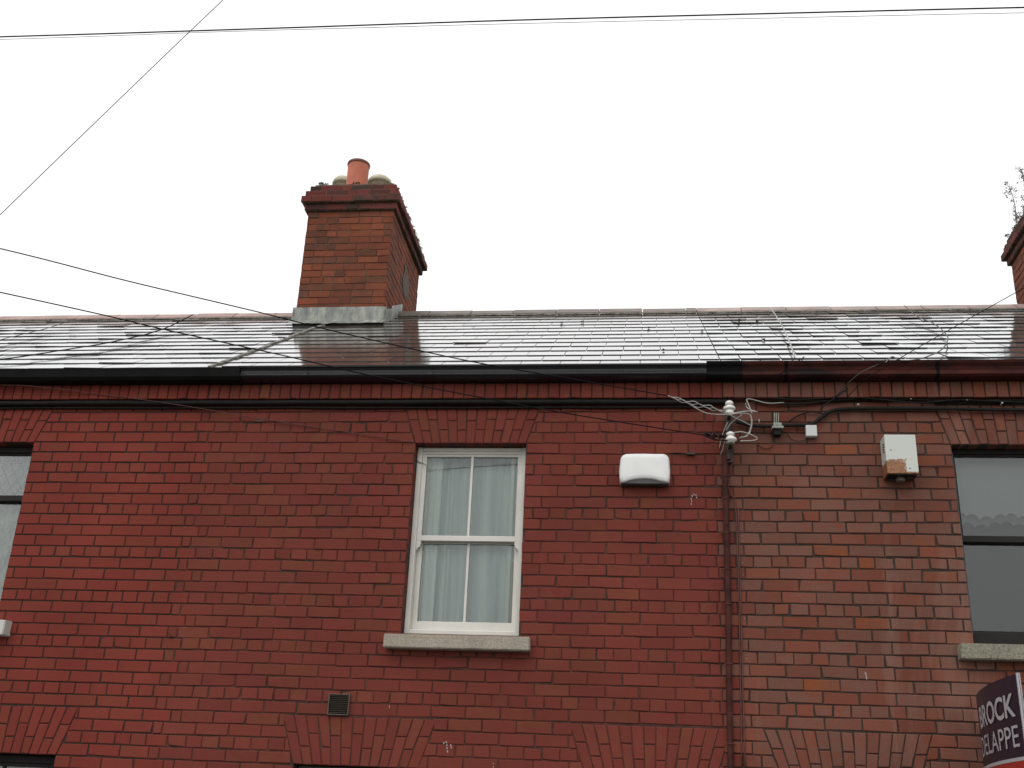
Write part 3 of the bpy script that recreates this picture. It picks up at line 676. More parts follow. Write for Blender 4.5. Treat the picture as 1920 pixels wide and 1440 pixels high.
# ------------------------------------------------------------------ chimneys
def tuft(g, c, r, n, size, up=.6):
    for _ in range(n):
        d = Vector((rnd(-1, 1), rnd(-1, 1), rnd(-.4, 1)))
        if d.length > 1: continue
        p = Vector(c)+Vector((d.x*r, d.y*r, d.z*r*up)); a = Vector((rnd(-1, 1), rnd(-1, 1), rnd(-1, 1))).normalized()
        b = a.cross(Vector((rnd(-1, 1), rnd(-1, 1), rnd(-1, 1)))).normalized(); s = size*rnd(.5, 1.3)
        g.add([p-a*s, p+b*s*.45, p+a*s, p-b*s*.45], [(0, 1, 2, 3)])
def chimney(x0, x1, parent, seed):
    random.seed(seed)
    y0, y1 = 2.60, 4.07
    g = G()
    courses = [(i, 0.0, 0) for i in range(20)]+[(20, .035, 1), (21, .075, 1), (22, .045, 1), (23, .010, 1)]
    zb = 7.775-20*CH
    for (i, off, mi) in courses:
        za = zb+i*CH; a0, a1, b0, b1 = x0-off, x1+off, y0-off, y1+off
        g.box(a0+.007, a1-.007, b0+.007, b1-.007, za, za+CH, 2)
        for side in range(4):
            if side == 0: o, ux, n, Ln = Vector((a0, b0, 0)), Vector((1, 0, 0)), Vector((0, -1, 0)), a1-a0
            if side == 1: o, ux, n, Ln = Vector((a1, b0, 0)), Vector((0, 1, 0)), Vector((1, 0, 0)), b1-b0
            if side == 2: o, ux, n, Ln = Vector((a1, b1, 0)), Vector((-1, 0, 0)), Vector((0, 1, 0)), a1-a0
            if side == 3: o, ux, n, Ln = Vector((a0, b1, 0)), Vector((0, -1, 0)), Vector((-1, 0, 0)), b1-b0
            u = 0.0; first = True; e = 0
            while u < Ln-.005:
                if first: w = BW/2 if (i+side) % 2 else BW; first = False
                else: w = random.choice((BW, BW, BW, BW*.62, BW/2))
                e = min(u+w, Ln)
                if Ln-e < .06: e = Ln
                gp = .003
                brick(g, [(u+(gp if u else 0), za+gp), (e-(gp if e < Ln else 0), za+gp), (e-(gp if e < Ln else 0), za+CH-gp), (u+(gp if u else 0), za+CH-gp)], o, ux, Vector((0, 0, 1)), n, .012, mi, j=.0022, bev=.004, prot=rnd(-.003, .002) if off == 0 else rnd(-.004, .003))
                u = e
    zt = zb+24*CH
    g.box(x0+.03, x1-.03, y0+.03, y1-.03, zt-.01, zt+.035, 2)
    c = g.out('chimney', [M['brick_c'], M['brick_cs'], M['mort_c']], parent)
    # lead apron and side flashing
    f = G()
    zf = EZ+(2.60-EY)*RP
    n = 26; vs = []
    for i in range(n+1):
        x = x0-.03+(x1-x0+.06)*i/n
        w1 = .016*noise.noise(Vector((x*7, 1, seed)))
        vs += [(x, y0-.014+w1*.3, zf+.185), (x, y0-.020+w1, zf+.10), (x, y0-.026+w1, zf+.03), (x, y0-.15+w1, zf+.024-.145*RP+w1*.3+.010*noise.noise(Vector((x*11, 5, seed))))]
    fs = [(4*i+k, 4*i+k+1, 4*i+k+5, 4*i+k+4) for i in range(n) for k in range(3)]
    f.add(vs, fs)
    for xs, sg in ((x1, 1), (x0, -1)):
        cuts = [y0-.03, 2.88, RYD+.01]
        for st in range(2):
            ya, yb = cuts[st], cuts[st+1]+(.03 if st == 0 else 0); za_, zb_ = EZ+(ya-EY)*RP, EZ+(yb-EY)*RP; X = xs+sg*(.008+.006*(1-st))
            f.add([(X, ya, za_-.02), (X+sg*.05, ya, za_-.004), (X, yb, zb_-.02), (X+sg*.05, yb, zb_-.004), (X, yb, zb_+.135), (X, ya, za_+.165)], [(0, 2, 4, 5), (0, 1, 3, 2)])
    f.out('flashing', M['lead'], c)
    return c, zt
chm, zt = chimney(-3.598, -2.664, HM, 11)
def pot(x, y, z, r, h, mats, parent, cap=False):
    g = G()
    if cap: g.lathe([(r*.9, 0), (r*.86, h-.08), (r*1.05, h-.075), (r*1.08, h-.05), (r*1.0, h-.02), (r*.8, h+.01), (r*.45, h+.028), (0, h+.034)], (x, y, z), 28)
    else:
        g.lathe([(r*.93, 0), (r*.97, h*.5), (r*.98, h-.035)], (x, y, z), 32)
        g.lathe([(r*.98, h-.035), (r*1.04, h-.028), (r*1.06, h-.012), (r*1.03, h), (r*.9, h), (r*.84, h-.06), (r*.8, 0)], (x, y, z), 32, 1)
    return g.out('chimney_pot', mats, parent, True)
p1 = at(673.5, 304, 2.87); pot(p1.x, 2.87, zt, .122, p1.z-zt-.03, [M['pot_o'], M['pot_or']], chm)['label'] = 'tall orange clay pot'
p2 = at(645, 334, 3.3); pot(p2.x, 3.3, zt, .118, p2.z-zt-.03, [M['pot_c']], chm, True)
p3 = at(713, 333, 3.3); pot(p3.x, 3.3, zt, .135, p3.z-zt-.03, [M['pot_c']], chm, True)
g = G(); random.seed(3)
tuft(g, at(603, 345, 2.68), .035, 150, .011, .35); tuft(g, at(612, 346, 2.66), .03, 80, .010, .3)
g.out('moss', M['moss'], chm); g = G(); tuft(g, at(668, 345, 2.66), .05, 160, .010, .30)
g.out('moss', M['moss'], chm)
g = G()
for k in range(90):
    y = 2.62+1.42*random.random(); r_ = rnd(.012, .034)*(1.25 if y > 3.2 else .8)
    lo = random.random() < .4; tuft(g, ((rnd(-2.632, -2.600) if lo else rnd(-2.70, -2.652)), y, (zt-2*CH+.004 if lo else zt)+rnd(-.004, .004)), r_*(.7 if lo else .95), 170, .0065, .8)
g.out('moss', M['moss_b'], chm)['label'] = 'dry moss along the right edge'
# cement patch on the right flank
g = G(); vs = []
for k in range(14):
    a = 2*math.pi*k/14; vs.append((-2.660, 3.45+.17*math.cos(a)*(1+.3*rnd(-1, 1)), 7.32+.20*math.sin(a)*(1+.3*rnd(-1, 1))))
g.add(vs, [tuple(range(14))]); g.add([(v[0]-.012, v[1], v[2]) for v in vs], [tuple(range(14))]); g.out('mortar_patch', M['patch'], chm)
chr_, zt2 = chimney(4.075, 5.00, HR, 23)
g = G(); random.seed(5)
for k in range(26): tuft(g, (4.07+rnd(-.04, .03), 3.75+rnd(-.15, .3), zt-rnd(.0, .14)), rnd(.02, .045), 60, .011, .8)
g.out('moss', M['moss_b'], chr_)
# weeds growing on the right chimney
def weed(base, top, label, nb, r=.006):
    base, top = Vector(base), Vector(top); root = empty('weed', base, label, 'plant', 'weeds on the right chimney'); H = (top-base).length
    s = G(); lf = G(); ax = (top-base)/H
    def P(t): return ax*H*t+Vector((.03*math.sin(t*3.5), .02*math.sin(t*5), 0))
    s.tube([P(i/6) for i in range(7)], r, 6, rr=[r, r*.8, r*.6, r*.4])
    for k in range(nb):
        t = rnd(.12, 1); L_ = H*rnd(.05, .14)*(1.3 if t > .7 else .7)
        d = Vector((rnd(-1, 1), rnd(-1, 1), rnd(.1, 1))).normalized(); p = P(t); q = p+d*L_
        s.tube([p, p+d*L_*.5+Vector((0, 0, -.004)), q], r*.28, 4, sub=2)
        if t > .6 or random.random() < .3: tuft(lf, q, .022, 16, .010, 1.0)
    for k in range(3): tuft(lf, P(1)+Vector((rnd(-.03, .03), rnd(-.03, .03), rnd(-.09, .03))), .04, 55, .010, 1.3)
    s.out('stem', M['stem'], root); lf.out('leaves', M['leaf'], root)
random.seed(9)
weed(at(1905, 428, 3.6), at(1893, 352, 3.6), 'thin dry weed leaning left at the back end of the right chimney', 34)
weed(at(1918, 408, 3.3), at(1917, 322, 3.3), 'taller leafy weed on the right chimney, at the edge of the view', 40, .009)
weed(at(1912, 425, 3.45), at(1910, 400, 3.45), 'short sprig between the two tall weeds on the right chimney', 12, .004)
random.seed(21)

# ------------------------------------------------------------------ bird droppings, stray bits belonging to the wall
def splat(pts, w, parent):
    for (px, py) in pts:
        g = G(); c = at(px, py, -.0035); vs = []
        for k in range(9):
            a = 2*math.pi*k/9; vs.append((c.x+w*math.cos(a)*rnd(.6, 1.3), c.y, c.z+w*1.9*math.sin(a)*rnd(.6, 1.4)))
        g.add(vs+[(v[0], v[1]+.0005, v[2]) for v in vs], [tuple(range(9)), tuple(range(9, 18))[::-1]]+[(k, (k+1) % 9, 9+(k+1) % 9, 9+k) for k in range(9)])
        g.out('bird_dropping', M['dropping'], parent)
splat([(1297, 940), (1296, 935), (1298, 930), (1301, 927), (1305, 928), (1306, 933), (1296, 945)], .0035, HM)
splat([(832, 1393), (838, 1397), (838, 1403), (839, 1409), (845, 1397), (846, 1401), (837, 1392)], .004, HM)
splat([(1623, 1262), (1624, 1267), (1625, 1272)], .0042, HR)
splat([(730, 1324), (730, 1327), (925, 1432), (925, 1438)], .0025, HM)
splat([(1392, 1005), (1393, 1014), (1392, 1055), (1393, 1078), (1396, 1160), (1399, 1212), (1400, 1235)], .0016, HR)

# ------------------------------------------------------------------ alarm box (rounded white)
ao = empty('alarm_box', at(1208, 905, -.005), 'rounded white plastic alarm box with a dark arched underside, right of the white sash window', 'alarm box')
def outline(pts): return [at(px, py, -.085) for px, py in pts]
pts = []
def corner(cx, cy, r, a0, a1, n=5):
    for k in range(n+1):
        a = math.radians(a0+(a1-a0)*k/n); pts.append((cx+r*math.cos(a), cy-r*math.sin(a)))
corner(1175, 862, 12, 178, 95); 
for x, y in ((1190, 849.6), (1208, 849.5), (1226, 850)): pts.append((x, y))
corner(1243, 862, 12, 85, 2)
for x, y in ((1256.5, 880), (1256, 895), (1255, 904), (1250, 904), (1238, 902)): pts.append((x, y))
for x, y in ((1230, 899.5), (1220, 898), (1208, 897.5), (1196, 898), (1186, 899.5), (1178, 901.5), (1171, 904), (1163, 904), (1161.5, 895), (1161, 880)): pts.append((x, y))
fr_ = outline(pts); cx = sum(v.x for v in fr_)/len(fr_); cz = sum(v.z for v in fr_)/len(fr_)
def layered(layers, mat, name, parent, center=(cx, cz), outl=fr_, dome=0):
    g = G(); n = len(outl); vs = []
    for sc, y in layers:
        for v in outl: vs.append((center[0]+(v.x-center[0])*sc, y, center[1]+(v.z-center[1])*sc))
    fs = [(k*n+i, k*n+(i+1) % n, (k+1)*n+(i+1) % n, (k+1)*n+i) for k in range(len(layers)-1) for i in range(n)]
    fs += [tuple(range((len(layers)-1)*n, len(layers)*n))]
    g.add(vs, fs); g.v = [v-Vector(parent.location) for v in g.v]
    return g.out(name, mat, parent, True)
ab = layered([(1.0, -.006), (1.01, -.02), (1.005, -.06), (.99, -.074), (.95, -.083), (.88, -.088), (.6, -.091)], M['white_pl'], 'cover', ao)
g = G(); g.box(at(1164, 905, -.07).x, at(1254, 905, -.07).x, -.072, -.002, at(1200, 906, -.07).z-.006, at(1200, 897, -.07).z, bev=.006)
g.v = [v-Vector(ao.location) for v in g.v]; g.out('base', M['grey_pl'], ao)
for px, py in ((1242, 859), (1249, 884), (1232, 870)):
    c = at(px, py, -.0935); g = G(); g.lathe([(0, 0), (.0016, 0), (.0016, .001), (0, .001)], (0, 0, 0), 8)
    g.v = [Vector((v.x+c.x, -v.z+c.y+.001, v.y+c.z))-Vector(ao.location) for v in g.v]; g.out('screw', M['grey_pl'], ao)
# ------------------------------------------------------------------ rusty white steel siren box
o_ = (1.608, -.15, 3.968); X1, Z1 = 1.812, 4.243
so = empty('siren_box', o_, 'square white steel siren box with a rusty lower corner, beside the dark-framed right window', 'alarm box')
g = G(); W, Dp_, H = X1-o_[0], .145, Z1-o_[2]
g.box(0, W, 0, Dp_, 0, H, bev=.003)
g.f_ = None
body = g.out('casing', M['siren'], so)
g = G()
for k in range(4):
    z = H*(.60+.065*k); g.add([(-.0012, .03, z-.012), (-.0012, .075, z+.004), (-.0012, .075, z+.014), (-.0012, .03, z-.002)], [(0, 1, 2, 3)])
    g.add([(-.0008, .03, z-.012), (-.0008, .075, z+.004), (-.0008, .075, z+.014), (-.0008, .03, z-.002)], [(0, 1, 2, 3)])
g.out('louvre', M['cable_blk'], so)
g = G(); g.box(.006, W-.006, .006, Dp_-.004, -.004, -.001); 
us = g.out('underside', simple('dark_steel', (.05, .045, .042), .7, .5, 30, .3), so)  # dark plate of uneven tone across the bottom of the casing
g = G(); g.box(.012, .07, .02, .10, -.008, -.004, bev=.0015); g.box(.095, .145, .012, .07, -.009, -.004, bev=.0015); g.box(.155, .19, .03, .06, -.008, -.004, bev=.0015)
g.out('sounder_opening', M['cable_blk'], us)
g = G(); g.lathe([(0, 0), (.028, 0), (.030, .008), (.030, .03), (0, .03)], (.10, .085, -.030), 18); g.out('lamp_lens', simple('dusty_lens', (.17, .15, .13), .4, .2), us, True)
for x, z in ((.035, .165), (.148, .035)):
    g = G(); g.lathe([(0, 0), (.004, 0), (.004, .002), (0, .002)], (0, 0, 0), 10)
    g.v = [Vector((v.x+x, -v.z, v.y+z)) for v in g.v]; g.out('screw', M['steel_dk'], so)
# ------------------------------------------------------------------ insulator bracket
io = empty('insulator_bracket', (.584, -.02, 4.08), 'dark steel pole bracket carrying two stacked white porcelain insulators near the top of the drainpipe', 'insulator bracket')
def rel(g, root): g.v = [v-Vector(root.location) for v in g.v]; return g
g = G(); xi, yi = .584, -.13
g.box(xi-.02, xi+.02, -.03, -.004, 4.08, 4.50, bev=.003)
for pz in (at(1368, 776, yi).z, at(1371, 832, yi).z):
    g.box(xi-.012, xi+.012, yi-.012, -.02, pz-.012, pz+.0, bev=.002)
g.tube([(xi-.01, -.035, 4.10), (xi-.012, -.045, 4.25), (xi, -.04, 4.38)], .018, 10)
rel(g, io).out('bracket', M['steel_dk'], io)
for (pxx, pyb, pr) in ((1368, 776, [(0, 0), (.028, 0), (.030, .008), (.030, .026), (.026, .030), (.040, .034), (.043, .042), (.041, .052), (.032, .058), (.016, .062), (.016, .068), (.028, .073), (.029, .082), (.025, .092), (.014, .100), (0, .103)]),
                    (1370, 830, [(0, 0), (.028, 0), (.030, .010), (.042, .016), (.044, .028), (.036, .040), (.020, .048), (.022, .054), (.030, .060), (.028, .072), (.015, .082), (0, .084)])):
    c = at(pxx, pyb, yi); g = G(); g.lathe(pr, (c.x, yi, c.z-.004), 22); rel(g, io).out('insulator', M['porcelain'], io, True)

# grey wire loops round the insulators
wlp = empty('wire_loops', (.60, -.05, 4.30), 'tangle of pale grey insulated wire looped around the porcelain insulators', 'wires')
def pp(lst): return [at(a, b, y) for a, b, y in lst]
for pts_ in ([(1366, 776, -.17), (1385, 773, -.19), (1402, 771, -.18), (1420, 772, -.16)],
            [(1366, 778, -.17), (1385, 775, -.19), (1403, 776, -.17), (1408, 782, -.16), (1409, 795, -.15), (1405, 810, -.14), (1398, 818, -.14), (1386, 822, -.14)],
            [(1407, 777, -.15), (1410, 790, -.15), (1407, 808, -.14), (1400, 818, -.15), (1388, 820, -.16)],
            [(1410, 775, -.14), (1404, 760, -.12), (1400, 750, -.10), (1405, 748, -.09), (1418, 751, -.07), (1440, 756, -.05), (1470, 755, -.03)],
            [(1398, 756, -.12), (1399, 762, -.11), (1406, 768, -.12), (1418, 772, -.12)],
            [(1368, 778, -.16), (1382, 785, -.13), (1395, 791, -.10), (1408, 798, -.07)],
            [(1391, 778, -.13), (1378, 787, -.10), (1368, 797, -.08), (1361, 808, -.06)],
            [(1376, 811, -.17), (1392, 810, -.17), (1408, 815, -.15), (1420, 822, -.14), (1412, 826, -.14), (1388, 827, -.16)],
            [(1359, 828, -.10), (1356, 840, -.07), (1351, 852, -.04)], [(1364, 792, -.09), (1358, 806, -.08), (1352, 824, -.05), (1349, 840, -.04)],
            [(1423, 786, -.05), (1424, 794, -.04)]):
    g = G(); g.tube(pp(pts_), .0042 if pts_[0][0] != 1364 else .003, 6); rel(g, wlp).out('wire_loop', M['wire_gry'], wlp, True)

# ------------------------------------------------------------------ vertical pipe
x_t, x_b = at(1359, 855, -.03), at(1370.5, 1440, -.03)
po = empty('drainpipe', (x_b.x, -.03, -.25), 'thin dark red painted pipe running down the wall below the insulators', 'pipe')
g = G(); g.tube([x_t+(x_t-x_b)*.01, x_t+(x_b-x_t)*.5+Vector((.003, 0, 0)), x_b, Vector((x_b.x+.003, -.03, -.25))], .020, 12); rel(g, po).out('tube', M['pipe'], po, True)
for py in (893, 935, 1000, 1067, 1133, 1245, 1395):
    c = at(1359+(py-855)*.0195, py, -.03); g = G(); g.tube([c+Vector((-.034, .026, 0)), c+Vector((-.024, -.012, .001)), c+Vector((0, -.027, .001)), c+Vector((.024, -.012, 0)), c+Vector((.034, .026, 0))], .0024, 5)
    rel(g, po).out('pipe_clip', M['cable_red'], po)
co = empty('painted_cable', at(1385, 900, -.01), 'thin wire painted over in red, beside the drainpipe on its right side', 'cable')
for i, ps in enumerate((([(1372, 850), (1370, 880), (1364, 900), (1366, 915), (1372, 930), (1378, 940), (1382, 1000), (1385, 1100), (1388, 1250), (1391, 1440)]), ([(1384, 950), (1388, 1100), (1393, 1300), (1398, 1440)]))):
    g = G(); g.tube([at(a, b, -.010) for a, b in ps], .0038, 6); rel(g, co).out('strand', M['cable_red'], co, True)

# ------------------------------------------------------------------ cables along the wall
def cable(name, pts_, r, mat, label, group=None, y=-.02, root_children=None):
    P_ = [at(*(p if len(p) == 3 else (p[0], p[1], y))) for p in pts_]
    g = G(); g.tube(P_, r, 8, sub=8); c = P_[0]; g.v = [v-c for v in g.v]
    o = mesh_obj(name, g.v, g.f, mat, None, smooth=True, loc=c); return tagp(o, label, 'cable', group)
def Xc(px, z, y): return (px, None)
# thick black cable pair tucked under the cornice, left part to the insulators
def hcable(x0, x1, z, y, r, mat, label, name='wall_cable', wob=.004):
    n = int((x1-x0)/.35)+2; P_ = [Vector((x0+(x1-x0)*i/(n-1), y+rnd(-.001, .001), z+rnd(-wob, wob))) for i in range(n)]
    g = G(); g.tube(P_, r, 10, sub=4); c = P_[0]; g.v = [v-c for v in g.v]
    return tagp(mesh_obj(name, g.v, g.f, mat, None, smooth=True, loc=c), label, 'cable')
hcable(XB[0]+.1, at(1375, 760, -.03).x, 4.531, -.032, .020, M['cable_blk'], 'thick black cable tucked directly under the brick cornice, left of the insulators', wob=.002)
hcable(XB[0]+.1, at(1340, 760, -.02).x, 4.496, -.016, .008, M['cable_blk'], 'thinner black cable below the thick one under the cornice, over the white sash window', wob=.003)
cable('wall_cable', [(1380, 790), (1400, 796), (1430, 799), (1457, 798), (1490, 797), (1520, 796), (1540, 783), (1556, 772), (1580, 767), (1640, 765.5), (1760, 766), (1850, 768), (1960, 770), (2300, 782)], .0135, M['cable_blk'], 'black cable bending up from the junction box and running right above the dark window', y=-.03)
cable('wall_cable', [(1418, 752), (1460, 757), (1500, 757), (1560, 751), (1620, 748), (1700, 749), (1800, 752), (1960, 751), (2300, 760)], .0085, M['cable_blk'], 'slim black cable right under the cornice of the unpainted house', y=-.03)
cable('wall_cable', [(1440, 746), (1500, 749), (1600, 745), (1720, 755), (1800, 750), (1960, 756), (2300, 764)], .006, M['cable_blk'], 'wavy thin black cable held by white clips under the right cornice', y=-.045)
cable('loose_wire', [(1480, 790), (1495, 780), (1520, 772), (1545, 776)], .0055, M['cable_blk'], 'short black wire arching above the small white junction box', y=-.02)
cable('loose_wire', [(1475, 811), (1482, 822), (1495, 827), (1510, 826)], .0030, M['cable_blk'], 'thin wire sagging below the junction box towards the clamp', y=-.015)
cable('loose_wire', [(1420, 832), (1430, 840), (1442, 841), (1450, 835)], .0026, M['cable_blk'], 'tiny loose end of wire curling below the steel clamp', y=-.012)
cable('loose_wire', [(1722, 873), (1745, 874), (1770, 874), (1792, 873)], .0030, M['cable_red'], 'thin wire from the rusty siren box to the window edge', y=-.008)
cable('loose_wire', [(1538, 768), (1550, 757), (1562, 748), (1575, 738), (1590, 728)], .004, M['cable_blk'], 'short black wire crossing the cornice up to the right of the junction box', y=-.075)
cable('loose_wire', [(0, 722, -.12), (60, 724, -.12), (165, 736, -.08), (320, 757, -.05), (490, 785, -.02), (640, 808, -.012), (772, 829, -.012)], .0028, M['cable_red'], 'thin reddish wire sagging across the bricks to the corner of the white sash window')
cable('loose_wire', [(780, 862), (786, 867), (792, 868), (800, 873)], .0022, M['wire'], 'curly end of wire at the upper left corner of the white window', y=.08)
cable('loose_wire', [(1256, 850), (1270, 849.5), (1288, 851)], .004, M['cable_blk'], 'short dark wire leaving the top of the rounded alarm box', y=-.012)
# white cable clips
for i, (px, py, r_) in enumerate(((1609, 758.5, .006), (1879, 755.5, .006), (1708, 748, .004), (1813, 750, .004))):
    c = at(px, py, -.05); g = G(); g.lathe([(0, 0), (r_, 0), (r_*1.1, r_*.6), (r_*.5, r_*1.1), (0, r_*1.2)], (0, 0, 0), 10)
    g.v = [Vector((v.x, -v.z, v.y)) for v in g.v]; g.box(-r_*.5, r_*.5, 0, .045, -r_*.5, r_*.5)
    o = g.out('cable_clip', M['white_box'] if i < 2 else M['galv'], None); o.location = c
    tagp(o, ('round white cable clip on the black cable above the rusty siren box', 'round white cable clip on the cable near the right edge of the view', 'small grey staple on the thin cable left of the window arch', 'small grey staple on the thin cable over the window arch')[i], 'cable clip', 'clips on the wall cables')
# small wall bracket right of alarm box
c = at(1294, 851, -.01); g = G(); g.box(-.03, .03, -.012, .01, -.006, .006, bev=.002); g.box(.012, .032, -.018, .0, -.011, .009, bev=.002); g.box(-.03, -.018, -.016, .0, -.009, .004, bev=.002)
o = g.out('wire_anchor', M['steel_dk'], None); o.location = c; tagp(o, 'small rusty metal anchor on the bricks right of the rounded alarm box', 'anchor')
c = at(322, 1193, 0); g = G(); g.tube([(-.012, -.03, .012), (0, -.02, 0), (.006, -.005, -.004), (.008, .01, -.02)], .004, 6); o = g.out('wall_nail', M['steel_dk'], None); o.location = c
tagp(o, 'small dark bent nail in the wall between the left and middle house', 'nail')
c = at(486, 787, -.006); g = G(); g.add([(-.05, 0, -.012), (.04, 0, -.014), (.035, 0, .018), (.0, 0, .002), (-.05, .004, -.014), (.04, .004, -.016), (.035, .004, .018), (.0, .004, .0)], [(0, 1, 2, 3), (4, 5, 6, 7), (0, 4, 7, 3), (1, 5, 6, 2), (0, 4, 5, 1), (2, 6, 7, 3)])
o = g.out('metal_scrap', M['cable_red'], None); o.location = c; tagp(o, 'small triangular red-painted metal scrap on bricks below the cornice', 'metal scrap')
# junction box
c = at(1521.5, 818, -.045); jo = empty('junction_box', c, 'small square white junction box on the bricks right of the steel clamp', 'junction box')
bx0, bx1, bz = at(1511, 808, -.045).x, at(1532, 808, -.045).x, at(1521, 797, -.045).z
g = G(); g.box(bx0, bx1, -.05, -.002, c.z, bz, bev=.005); rel(g, jo).out('cover', M['white_box'], jo)
g = G(); g.tube([(c.x-.01, -.03, bz), (c.x-.01, -.03, bz+.02), (c.x, -.028, bz+.03)], .008, 8); rel(g, jo).out('gland', M['cable_blk'], jo)
# steel clamp with black fuse
c = at(1457, 812, -.05); fo = empty('fuse_clamp', c, 'grey galvanised clamp with a black fuse below it, between the insulators and the junction box', 'clamp')
g = G(); 
for dx in (-5, -1.5, 2.5): g.tube([at(1457+dx, 774, -.03), at(1457+dx, 794, -.035)], .0035, 6, smooth=False)
a, b = at(1450, 793, -.05), at(1466, 800, -.05); g.box(a.x, b.x, -.06, -.01, b.z, a.z, bev=.004)
a, b = at(1447, 800, -.06), at(1469, 804, -.06); g.box(a.x, b.x, -.08, -.01, b.z, a.z, bev=.003)
n0 = len(g.v); g.lathe([(0, 0), (.011, 0), (.011, .006), (0, .006)], (0, 0, 0), 10)
for v in g.v[n0:]: v.x, v.y, v.z = v.x+at(1453.5, 796.5, -.06).x, -.060-v.z, v.y+at(1453, 796.5, -.06).z
n0 = len(g.v); g.lathe([(0, 0), (.011, 0), (.011, .006), (0, .006)], (0, 0, 0), 10)
for v in g.v[n0:]: v.x, v.y, v.z = v.x+at(1462.5, 796.5, -.06).x, -.060-v.z, v.y+at(1462, 796.5, -.06).z
rel(g, fo).out('clamp', M['galv'], fo)
a, b = at(1450, 804, -.05), at(1465, 816, -.05); g = G(); g.box(a.x, b.x, -.06, -.004, b.z, a.z, bev=.006); rel(g, fo).out('fuse', M['cable_blk'], fo)

# ------------------------------------------------------------------ overhead wires
def over(name, pts_, r, mat, label, sub=10):
    P_ = [at(*p) for p in pts_]; g = G(); g.tube(P_, r, 6, sub=sub); c = P_[0]; g.v = [v-c for v in g.v]
    return tagp(mesh_obj(name, g.v, g.f, mat, None, smooth=True, loc=c), label, 'wire')
over('overhead_wire', [(-700, 88, -2.5), (0, 69, -2.5), (480, 54, -2.5), (960, 38, -2.5), (1440, 25.5, -2.5), (1920, 14, -2.5), (2600, 0, -2.5)], .0042, M['wire_dk'], 'thicker of the two nearly level wires crossing the top of the sky')
over('overhead_wire', [(-700, 92, -2.3), (0, 74, -2.3), (400, 60, -2.3), (700, 51.5, -2.3), (960, 44.5, -2.3), (1440, 34, -2.3), (1920, 24, -2.3), (2600, 12, -2.3)], .0017, M['wire'], 'thinner of the two nearly level wires, just below the thicker one')
over('overhead_wire', [(-500, 893, -2.2), (0, 403, -2.2), (200, 209, -2.2), (418, 0, -2.2), (800, -360, -2.2)], .0026, M['wire'], 'steep diagonal wire climbing across the upper left corner of the sky')
w3 = over('overhead_wire', [(-500, 352, -2.4), (0, 466, -1.9), (240, 527, -1.55), (480, 584, -1.25), (640, 624, -1.0), (880, 677, -.7), (1080, 712, -.45), (1252, 742, -.28)], .0039, M['wire_dk'], 'upper sagging wire from the left that ends at the top porcelain insulator')
w4 = over('overhead_wire', [(-500, 440, -2.4), (0, 548, -1.9), (200, 592, -1.6), (300, 616, -1.45), (520, 664, -1.15), (690, 703, -.9), (900, 745, -.6), (1080, 778, -.4), (1250, 805, -.25), (1330, 817, -.17), (1362, 820, -.15)], .0039, M['wire_dk'], 'lower sagging wire from the left that ends at the bottom porcelain insulator')
over('overhead_wire', [(2300, 330, -1.9), (1920, 540, -1.0), (1800, 607, -.7), (1700, 664, -.45), (1625, 710, -.25), (1600, 733, -.12), (1588, 745, -.05)], .0026, M['wire_dk'], 'straight wire coming in from the right, over the roof to the cornice')
# grips at the wire ends
def grip(root, pts_, mat, k, r, amp):
    for i in range(k):
        P_ = [at(*p) for p in pts_]; q = []
        N = 22
        for j in range(N+1):
            t_ = j/N*(len(P_)-1); a = min(int(t_), len(P_)-2); p = P_[a].lerp(P_[a+1], t_-a)
            an = j*1.1+i*2*math.pi/k; e = amp*math.sin(math.pi*min(1, j/N*1.6)/1.6+.15)
            q.append(p+Vector((0, math.cos(an)*e, math.sin(an)*e+(i-1)*.012*math.sin(math.pi*j/N))))
        g = G(); g.tube(q, r, 5, sub=3); g.v = [v-Vector(root.location) for v in g.v]; g.out('end_grip', mat, root, True)
grip(w3, [(1252, 742, -.28), (1290, 755, -.24), (1330, 764, -.20), (1362, 774, -.16)], M['wire_gry'], 3, .0030, .008)
g = G(); g.tube([at(1284, 753, -.24), at(1320, 773, -.22), at(1345, 777, -.19), at(1366, 777, -.17)], .0035, 6); g.v = [v-Vector(w3.location) for v in g.v]; g.out('end_grip', M['wire_gry'], w3, True)
grip(w4, [(1315, 815, -.18), (1340, 816, -.17), (1362, 819, -.15)], M['cable_blk'], 3, .005, .010)
g = G(); g.tube([at(1326, 818, -.18), at(1340, 824, -.17), at(1364, 826, -.15)], .0055, 6); g.v = [v-Vector(w4.location) for v in g.v]; g.out('end_grip', M['cable_blk'], w4, True)

# ------------------------------------------------------------------ wires lying on the roof
def rwire(pts_, r, mat, label):
    P_ = [on_roof(a, b, h) for a, b, h in pts_]; g = G(); g.tube(P_, r, 6, sub=6); c = P_[0]; g.v = [v-c for v in g.v]
    return tagp(mesh_obj('roof_wire', g.v, g.f, mat, None, smooth=True, loc=c), label, 'wire')
rwire([(362, 590, .07), (300, 619, .03), (210, 641, .03), (120, 656, .03), (0, 674, .03), (-150, 686, .02)], .0055, M['wire_dk'], 'black wire lying across the left roof slates down from the ridge')
rwire([(140, 598, .07), (100, 612, .03), (50, 625, .03), (0, 637, .03), (-120, 668, .02)], .0035, M['wire'], 'faint thin wire on the slates at the far left')
rwire([(1443, 576, .09), (1455, 592, .05), (1468, 614, .03), (1480, 640, .03), (1490, 670, .03)], .0055, M['wire_gry'], 'pale grey wire hanging straight down the right roof from the ridge')
rwire([(1808-112, 573, .08), (1709, 585, .04), (1725, 596, .03), (1750, 606, .03), (1772, 624, .03), (1777, 637, .03), (1766, 655, .03), (1745, 666, .03), (1720, 674, .03), (1690, 676, .03), (1673, 669, .03), (1660, 680, .03)], .0048, M['wire'], 'grey cable looping down the right roof slates behind the incoming wire')
